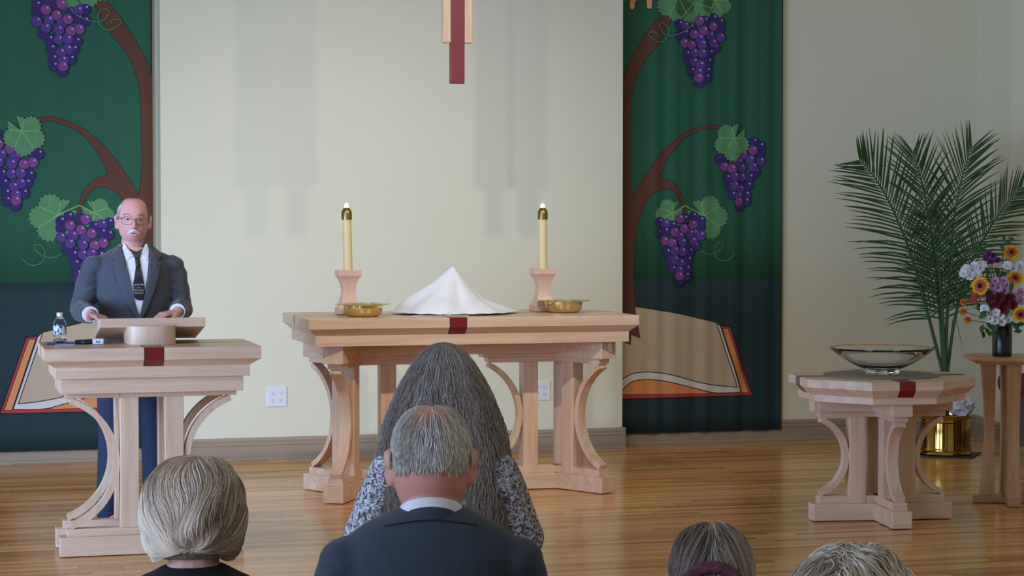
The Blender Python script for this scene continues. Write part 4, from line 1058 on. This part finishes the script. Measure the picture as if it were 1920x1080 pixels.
    # collar wings
    for P in ([(-.054, 1.456), (-.062, 1.43), (-.052, 1.380), (-.045, 1.372), (.000, 1.402), (-.028, 1.424), (-.046, 1.456)], [(.062, 1.456), (.070, 1.43), (.062, 1.380), (.054, 1.372), (.014, 1.402), (.038, 1.424), (.054, 1.456)]):
        patch(t, 'shirt_collar', P, SHIRT, lambda x, z: front(x, min(z, 1.432))+max(0, z-1.432)*.3, -.009, .003)
    # lapels
    LM = mat('lapel_wool', srgb(70, 74, 84), .85, noise=.06, scale=25, sheen=.15)
    patch(t, 'lapel', [(-.058, 1.458), (-.088, 1.44), (-.122, 1.395), (-.100, 1.380), (-.112, 1.360), (-.085, 1.26), (-.030, 1.13), (.010, 1.075), (.012, 1.09), (-.010, 1.16), (-.030, 1.27), (-.050, 1.37), (-.062, 1.42)], LM, front, -.012, .005)
    patch(t, 'lapel', [(.074, 1.458), (.100, 1.44), (.136, 1.395), (.112, 1.380), (.124, 1.360), (.100, 1.26), (.050, 1.13), (.012, 1.075), (.006, 1.095), (.024, 1.14), (.042, 1.22), (.062, 1.33), (.070, 1.40)], LM, front, -.016, .005)
    # lettering on the tie
    tm = mat('tie_lettering', srgb(206, 200, 196), .6)
    lt = MB()
    for i, (s_, sz) in enumerate((('As for Me', .0115), ('and my', .007), ('Household', .0105), ('the Lord', .0115))):
        z = 1.252-.0135*i; cu = bpy.data.curves.new('tie_lettering', 'FONT'); cu.body = s_; cu.size = sz; cu.align_x = 'CENTER'; cu.extrude = .0004; cu.shear = .25; o = bpy.data.objects.new('text_tmp', cu); me_ = bpy.data.meshes.new_from_object(o); yy = front(.009, z)-.0160
        lt.add([(v.co.x+.009, yy-v.co.z, z+v.co.y) for v in me_.vertices], [tuple(p.vertices) for p in me_.polygons]); bpy.data.objects.remove(o); bpy.data.meshes.remove(me_)
    lt.build('tie_lettering', tm, t)
    # trousers and shoes
    m = MB(); loft(m, [(.99, .16, .12, 0, 0), (.90, .185, .125, 0, 0), (.80, .19, .12, 0, 0), (.77, .10, .08, 0, 0)])
    feet = {-1: (-.135, .03), 1: (.105, .03)}
    for sx in (-1, 1):
        fx, fy = feet[sx]; m.cap((sx*.095, 0, .82), .098, (sx*.105, .0, .50), .078); m.cap((sx*.105, 0, .50), .076, (fx, fy, .11), .062)
    m.build('trousers', TROU, t, remesh=.008, sm=3)
    for sx in (-1, 1):
        m = MB(); shoe(m, (feet[sx][0], feet[sx][1], 0)); m.build('shoe', SHOE, t, smooth=True)
speaker()

# ---- seated people seen from behind; local frame: facing +y, built facing -y then turned
def seated(label, X, Y, az, top, tilt, skin, cloth, trou, sh_w=.19, sh_drop=.27, jacket=True, zscale=1.0, voxel=.006, seat=.45, neckoff=0, head=None, arm_r=.055, lean=0.0, eo=.020):
    """az: heading in radians clockwise from +Y. Built facing -y, root turned by pi-az"""
    t = thing('person', label, 'person', (X, Y, 0), PI-az)
    hz = top-.113
    HM = Matrix.Translation((0, -.02-lean, hz)) @ Matrix.Rotation(tilt, 4, 'X')
    shz = top-sh_drop
    m = MB(); add_head(m, HM)
    loft(m, [(shz+.03, .048, .045, 0, .02), (shz-.05, .11, .06, 0, .03), (shz-.15, .13, .09, 0, .03), (seat+.10, .13, .10, 0, .03), (seat+.03, .10, .09, 0, .03)])
    m.cap(HM @ Vector((0, .03, -.13)), .057, (0, .02, shz+.02), .06)
    for sx in (-1, 1):
        e = Vector((sx*(sh_w+eo), -.04, shz-.28)); w_ = Vector((sx*.11, -.24, seat+.17))
        m.cap((sx*(sh_w-.03), .02, shz-.115), .040, e, .036); m.cap(e, .038, w_, .026)
        add_hand(m, w_, (-sx*.35, -.8, -.25), (0, 0, 1), -sx, .35)
        m.cap((sx*.09, 0, seat+.09), .07, (sx*.11, -.40, seat+.07), .055); m.cap((sx*.11, -.40, seat+.06), .05, (sx*.11, -.42, .12), .035)
        m.cap((sx*.11, -.42, .07), .03, (sx*.12, -.54, .035), .022)
    m.build('body', skin, t, remesh=.0045, sm=2)
    # upper garment
    m = MB()
    loft(m, [(shz+.044, .062, .058, 0, .026), (shz+.030, .088, .070, 0, .028), (shz+.016, .118, .080, 0, .028), (shz+.005, sh_w*.76, .090, 0, .028), (shz-.022, sh_w*.96, .104, 0, .026), (shz-.05, sh_w*1.05, .114, 0, .025), (shz-.14, sh_w*.95, .128, 0, .02), (shz-.28, sh_w*.88, .132, 0, .015), (seat+.06, sh_w*.95, .135, 0, .01), (seat+.02, sh_w*.9, .13, 0, .01)], 40)
    for sx in (-1, 1):
        e = Vector((sx*(sh_w+eo), -.04, shz-.28)); w_ = Vector((sx*.11, -.24, seat+.17))
        m.ell((sx*(sh_w-.022), .022, shz-.062), (.064, .072, .048))
        m.cap((sx*(sh_w-.010), .02, shz-.095), arm_r+.006, e, arm_r); m.cap(e, arm_r, e.lerp(w_, .88), arm_r*.75)
    up = m.build('jacket' if jacket else 'blouse', cloth, t, remesh=voxel, sm=5); wrinkle(up, .010 if not jacket else .007, .09)
    m = MB()
    for sx in (-1, 1):
        m.cap((sx*.09, .02, seat+.095), .090, (sx*.11, -.40, seat+.075), .075); m.cap((sx*.11, -.40, seat+.06), .070, (sx*.11, -.42, .13), .055)
    m.build('trousers', trou, t, remesh=.01, sm=2)
    for sx in (-1, 1):
        m = MB(); shoe(m, (sx*.11, -.42, 0)); m.build('shoe', SHOE, t, smooth=True)
    return t, HM, shz
CHB = mat('chair_frame', srgb(40, 38, 44), .5); CHF = mat('chair_fabric', srgb(72, 66, 74), .9)
def church_chair(X, Y, az, label, back=.80):
    t = thing('chair', label, 'chair', (X, Y, 0), PI-az)
    m = MB(); m.box(-.205, .205, -.24, .19, .375, .4495); m.build('seat', CHF, t, bevel=.02)
    m = MB(); m.box(-.195, .195, .215, .245, .52, back); m.build('backrest', CHF, t, bevel=.012)
    for sx in (-.20, .20):
        m = MB(); m.tube([(sx, -.22, .003), (sx, -.20, .375)], .011, 8); m.build('leg', CHB, t, smooth=True)
        m = MB(); m.tube([(sx, .25, .003), (sx, .205, .375), (sx, .23, back-.03)], .011, 8); m.build('leg', CHB, t, smooth=True)

# suit man, centre front
az1 = R_(13.3)
SK2 = skinmat('skin_nape', srgb(212, 152, 138))
X1, Y1 = .961, 4.06
t, HM, shz = seated('man with thinning white hair and hearing aids in a dark blue suit, seen from behind', X1, Y1, az1, 1.230, R_(9), SK2, SUIT2, SUIT2, sh_w=.178, sh_drop=.235)
HAIR1 = hairmat('white_grey_hair', srgb(134, 134, 132), srgb(232, 230, 226), .4)
def h1(d):
    p = head_surf(d); k = 1.035; return Vector((p.x*k*1.02, p.y*k, p.z*k))
m = MB()
CR1 = Vector((.03, .42, .90)).normalized()
def m1(v):
    if v.z < -.02 or (v.y < -.3 and v.z < .25) or (abs(v.x) > .80 and v.z < .10 and v.y < .45): return False
    q = v.dot(CR1); return random.random() < (.14 if q > .90 else .36 if q > .78 else .75 if q > .66 else 1.0)
def fl1(d):
    return Vector((.10, 0, -1.0))+(Vector(d)-CR1)*.7+Vector((.12*math.sin(d.x*14+d.z*5), 0, 0))
strands_on(m, head_surf, sph_dirs(9500, m1), fl1, 6, .0052, .00075, (1.02, 1.065), .10, lambda d: min(1, max(0, .50+random.gauss(0, .26)+.15*d.z)))
m.v = [tuple(HM @ Vector(v)) for v in m.v]; m.build('hair', HAIR1, t, tint=True)
# scalp cap under hair
m = MB(); rings = []
# hearing aids
HA = mat('hearing_aid', srgb(196, 176, 160), .4)
for sx in (-1, 1):
    m = MB(); m.tube([HM @ Vector((sx*.079, .030, .022)), HM @ Vector((sx*.082, .036, .006)), HM @ Vector((sx*.080, .036, -.012))], [.0025, .0038, .003], 10); m.build('hearing_aid', HA, t, smooth=True)
def neck_ring(parent, name, mt, rx, ry, cz, h, flare, cy, thick=.003, dip=.03, span=PI*.80, tilt=0):
    m = MB(); n = 48; rows = 5; vs = []
    for r in range(rows+1):
        f = r/rows
        for i in range(n+1):
            a = PI/2-span+2*span*i/n; fr = max(0, -math.sin(a))
            k = 1+flare*(1-f); bk = (math.sin(a)+1)/2
            vs.append((rx*k*math.cos(a), cy+ry*k*math.sin(a), cz+h*f-dip*(1-bk)))
    fs = []
    for r in range(rows):
        for i in range(n): fs.append((r*(n+1)+i, r*(n+1)+i+1, (r+1)*(n+1)+i+1, (r+1)*(n+1)+i))
    m.add(vs, fs); o = m.build(name, mt, parent, smooth=True); q = o.modifiers.new('s', 'SOLIDIFY'); q.thickness = thick; q.offset = -1; return o
neck_ring(t, 'shirt_collar', SHIRT, .061, .060, shz+.036, .034, .10, .026, .003, .060)
neck_ring(t, 'jacket_collar', SUIT2, .0635, .064, shz+.012, .040, .26, .026, .006, .075)
m = MB(); pts = []
for k in range(33):
    a = PI/2-.82+1.64*k/32; dz = .028-.024*math.cos(a)**2
    pts.append(((float(np.interp(dz, [.005, .016, .030], [.135, .118, .088]))+.003)*math.cos(a), .028+(float(np.interp(dz, [.005, .016, .030], [.090, .080, .070]))+.003)*math.sin(a), shz+dz))
m.tube(pts, .0014, 6); m.build('collar_seam', BLK, t)
church_chair(X1, Y1, az1, 'dark chair under the man in the dark blue suit')

# woman with long hair
az2 = R_(13.7)
BL, nt, b = newmat('floral_blouse'); N = nt.nodes; L = nt.links; tcx = N.new('ShaderNodeTexCoord')
vz = N.new('ShaderNodeTexVoronoi'); vz.inputs['Scale'].default_value = 55; vz.inputs['Randomness'].default_value = 1; L.new(tcx.outputs['Object'], vz.inputs[0])
nz = N.new('ShaderNodeTexNoise'); nz.inputs['Scale'].default_value = 95; nz.inputs['Detail'].default_value = 4; nz.inputs['Distortion'].default_value = 1.2; L.new(tcx.outputs['Object'], nz.inputs['Vector'])
cr = N.new('ShaderNodeValToRGB'); e = cr.color_ramp.elements; e[0].position = .40; e[0].color = srgb(58, 60, 68); e[1].position = .50; e[1].color = srgb(150, 152, 160); q_ = e.new(.46); q_.color = srgb(104, 106, 120); q2_ = e.new(.62); q2_.color = srgb(206, 206, 214)
L.new(nz.outputs[0], cr.inputs[0]); L.new(cr.outputs[0], b.inputs['Base Color']); b.inputs['Roughness'].default_value = .8
X2, Y2 = 1.451, 5.97
t, HM, shz = seated('woman with long wavy grey-brown hair and grey patterned blouse, seen from behind', X2, Y2, az2, 1.232, R_(3), skinmat('skin_b', srgb(205, 155, 135)), BL, mat('dark_skirt', srgb(40, 42, 52), .9), sh_w=.160, sh_drop=.285, jacket=False, arm_r=.068, eo=.065)
HAIR2 = hairmat('long_grey_brown', srgb(78, 70, 66), srgb(204, 196, 190), .5)
zs_ = [1.241, 1.232, 1.21, 1.18, 1.118, 1.056, .995, .918, .841, .76, .66, .60]
ws_ = [.004, .034, .062, .084, .118, .142, .166, .180, .188, .190, .185, .175]
ds_ = [.004, .040, .075, .098, .118, .128, .132, .135, .137, .138, .135, .13]
def lw(z): return float(np.interp(z, zs_[::-1], ws_[::-1]))
def ld(z): return float(np.interp(z, zs_[::-1], ds_[::-1]))
m = MB(); seg = 40; rings = []
for z in [.66+(1.238-.66)*k/22 for k in range(23)]:
    rings.append([(lw(z)*.93*math.cos(PI*i/(seg/2)), .0+(ld(z)*.90*math.sin(PI*i/(seg/2)) if math.sin(PI*i/(seg/2)) > 0 else ld(z)*.55*math.sin(PI*i/(seg/2))), z) for i in range(seg)])
m.stack(rings); m.build('hair_mass', mat('hair_underlayer', srgb(112, 102, 96), .6, noise=.3, scale=6, stretch=(22, 22, 2)), t, smooth=True)
m = MB()
for i in range(7000):
    ph = random.uniform(-.35, PI+.35); k = random.uniform(.90, 1.05); z = random.uniform(1.15, 1.2375) if random.random() < .75 else random.uniform(.85, 1.2)
    ze = random.choice([random.uniform(.60, .78), random.uniform(.62, .72), random.uniform(.85, 1.0)]); wv = random.uniform(0, 6.3); am = random.uniform(.003, .010); wv = ph*9+random.uniform(0, 1.3); fr = random.uniform(48, 58)
    n = max(5, int((z-ze)/.016)); pts = []
    for j in range(n+1):
        zz = z-(z-ze)*j/n; gr = min(1, (1.2375-zz)/.15); w1 = lw(zz)*k; d1 = ld(zz)*k; wob = am*gr*math.sin(wv+zz*fr)
        pts.append((w1*math.cos(ph)+wob, d1*math.sin(ph)*(1 if math.sin(ph) > 0 else .6)+wob*.6*math.cos(wv), zz))
    strand(m, pts, random.uniform(.0006, .0011), min(1, max(0, random.gauss(.42, .2)+.12*(1 if math.cos(ph) > .6 else 0))))
m.build('hair', HAIR2, t, tint=True)
church_chair(X2+.02, Y2, az2, 'dark chair under the long-haired woman', .685)

# grey-blonde bob, front left
az3 = R_(8)
X3, Y3 = .532, 4.352
t, HM, shz = seated('person with a grey-blonde bob and black top, head from behind, in front of the lectern', X3, Y3, az3, 1.108, R_(6), skinmat('skin_c', srgb(214, 170, 156)), BLK, BLK, sh_w=.165, sh_drop=.255)
HAIR3 = hairmat('ash_blonde', srgb(96, 76, 58), srgb(248, 234, 216), .38)
def bob(d, k=1.0):
    x, y, z = d; a, b_, c = .104, .108, .118
    p = Vector((a*x, b_*y+.008, c*z))
    if z < .2: q_ = ((1-min(.999, abs(z))**2.35)**(1/2.35))/math.sqrt(1-min(.999, abs(z))**2); q_ = 1+(q_-1)*min(1, (.2-z)/.3); p.x *= min(q_, 1.35); p.y *= min(q_, 1.35)
    if z > 0: k_ = min(1.35, ((1-min(z, .9999)**2.25)**(1/2.25))/math.sqrt(1-min(z, .9999)**2)); p.x *= k_; p.y *= k_
    p *= 1+.025*math.sin(x*9+z*4)*math.sin(y*6+z*7)
    return p*k
HB = HM @ Matrix.Translation((0, .0, -.002))
m = MB(); m.v = []; DD = MB(); DD.ell((0, 0, 0), (1, 1, 1), None, 40, 28); m.add([Vector((q.x, q.y, max(q.z, -.088))) for q in [bob(Vector(v).normalized(), .955) for v in DD.v]], DD.f); m.v = [tuple(HB @ Vector(v)) for v in m.v if True]
o = m.build('hair_mass', mat('hair_under_c', srgb(140, 124, 104), .6, noise=.3, scale=6, stretch=(20, 20, 3)), t, smooth=True)
m = MB()
crown = Vector((-.10, .35, 1)).normalized()
def fl3(d):
    away = Vector(d)-crown*.9; s = Vector((0, 0, -1.0))+away*.9
    s += Vector((.75*math.sin(d.z*6+d.x*5+1)*max(0, min(1, 1+(d.z+.15)*2.2)), 0, .2*math.sin(d.x*11))); return s
strands_on(m, bob, sph_dirs(6500, lambda v: v.z > -.72 and (v.y > -.35)), fl3, 17, .0085, .0010, (.97, 1.07), .22, lambda d: min(1, max(0, .55+.30*math.sin(d.x*9+d.z*3+1)*math.sin(d.z*4+d.x*2)+.30*d.x+random.gauss(0, .14))), (.104, .108, .118), -.094)
m.v = [tuple(HB @ Vector(v)) for v in m.v]; m.build('hair', HAIR3, t, tint=True)
neck_ring(t, 'white_collar', SHIRT, .066, .064, shz+.012, .030, .10, .020)
church_chair(X3, Y3, az3, 'dark chair under the person with the grey-blonde bob')

# right, head bowed: brown-grey hair
def place(px_, py_, z):
    return Vector((0, 0, CAM_H))+_F*z+_R*((px_-960)/FX*z)+_U*((540-py_)/FX*z)
p4 = place(1336, 990, 4.25)
t, HM, shz = seated('person with smooth brown-grey hair and a dark pink knitted band at the bottom edge', p4.x, p4.y, R_(20), p4.z-.015, R_(28), skinmat('skin_d', srgb(200, 150, 135)), mat('plum_knit', srgb(60, 44, 60), .9), BLK, sh_w=.16, sh_drop=.22, lean=.04)
HAIR4 = hairmat('mouse_brown', srgb(84, 76, 72), srgb(178, 166, 160), .42)
def h4(d): return head_surf(d, 1.10) if True else None
m = MB(); m.ell((0, .0, .005), (.078, .098, .112), None, 32, 24); m.v = [tuple(HM @ Vector(v)) for v in m.v]; m.build('hair_mass', mat('hair_under_d', srgb(84, 76, 74), .6, noise=.2, scale=6, stretch=(20, 20, 3)), t, smooth=True)
m = MB(); strands_on(m, h4, sph_dirs(4200, lambda v: v.z > -.6), lambda d: (.45*math.tanh(d.x*5)+d.x*.5, .25, -.9), 16, .008, .0012, (1.0, 1.08), .06)
m.v = [tuple(HM @ Vector(v)) for v in m.v]; m.build('hair', HAIR4, t, tint=True)
m = MB(); pts = [HM @ Vector((.050*math.sin(a), .118+.004*math.cos(3*a), -.030+.030*math.cos(a))) for a in [(-1.5+3.0*k/16) for k in range(17)]]; m.tube(pts, .013, 10); m.build('knitted_band', mat('dark_pink_knit', srgb(98, 52, 68), .95, noise=.5, scale=90, bump=.8, bscale=160), t, smooth=True)
church_chair(p4.x, p4.y, R_(20), 'dark chair under the person with the knitted hair band')
# far right: fluffy white-blonde hair
p5 = place(1600, 1017, 3.30)
t, HM, shz = seated('person with fluffy short white-blonde hair at the bottom right', p5.x, p5.y, R_(22), p5.z-.020, R_(10), skinmat('skin_e', srgb(214, 168, 150)), mat('beige_top', srgb(150, 140, 136), .9), BLK, sh_w=.165, sh_drop=.25)
HAIR5 = hairmat('white_blonde', srgb(128, 112, 92), srgb(236, 230, 218), .4)
def h5(d):
    x, y, z = d; r = 1+.04*math.sin(x*9+1)*math.sin(y*8)+.03*math.sin(z*11+x*5); return Vector((.108*x*r, .115*y*r, .124*z*r))
m = MB(); m.ell((0, .0, .0), (.100, .106, .114), None, 32, 24); m.v = [tuple(HM @ Vector(v)) for v in m.v]; m.build('hair_mass', mat('hair_under_e', srgb(150, 134, 112), .6, noise=.2, scale=8), t, smooth=True)
m = MB(); strands_on(m, h5, sph_dirs(4200, lambda v: v.z > -.5), lambda d: (d.x*.9+.5*math.sin(d.z*9+d.y*6), d.y*.4+.4*math.cos(d.x*10), -.7), 12, .0075, .0012, (.98, 1.07), .35, lambda d: min(1, max(0, .6+.35*math.sin(d.x*12+1)*math.sin(d.y*9+d.z*5)+random.gauss(0, .15))), (.108, .115, .124))
m.v = [tuple(HM @ Vector(v)) for v in m.v]; m.build('hair', HAIR5, t, tint=True)
church_chair(p5.x, p5.y, R_(22), 'dark chair under the person with fluffy white-blonde hair')
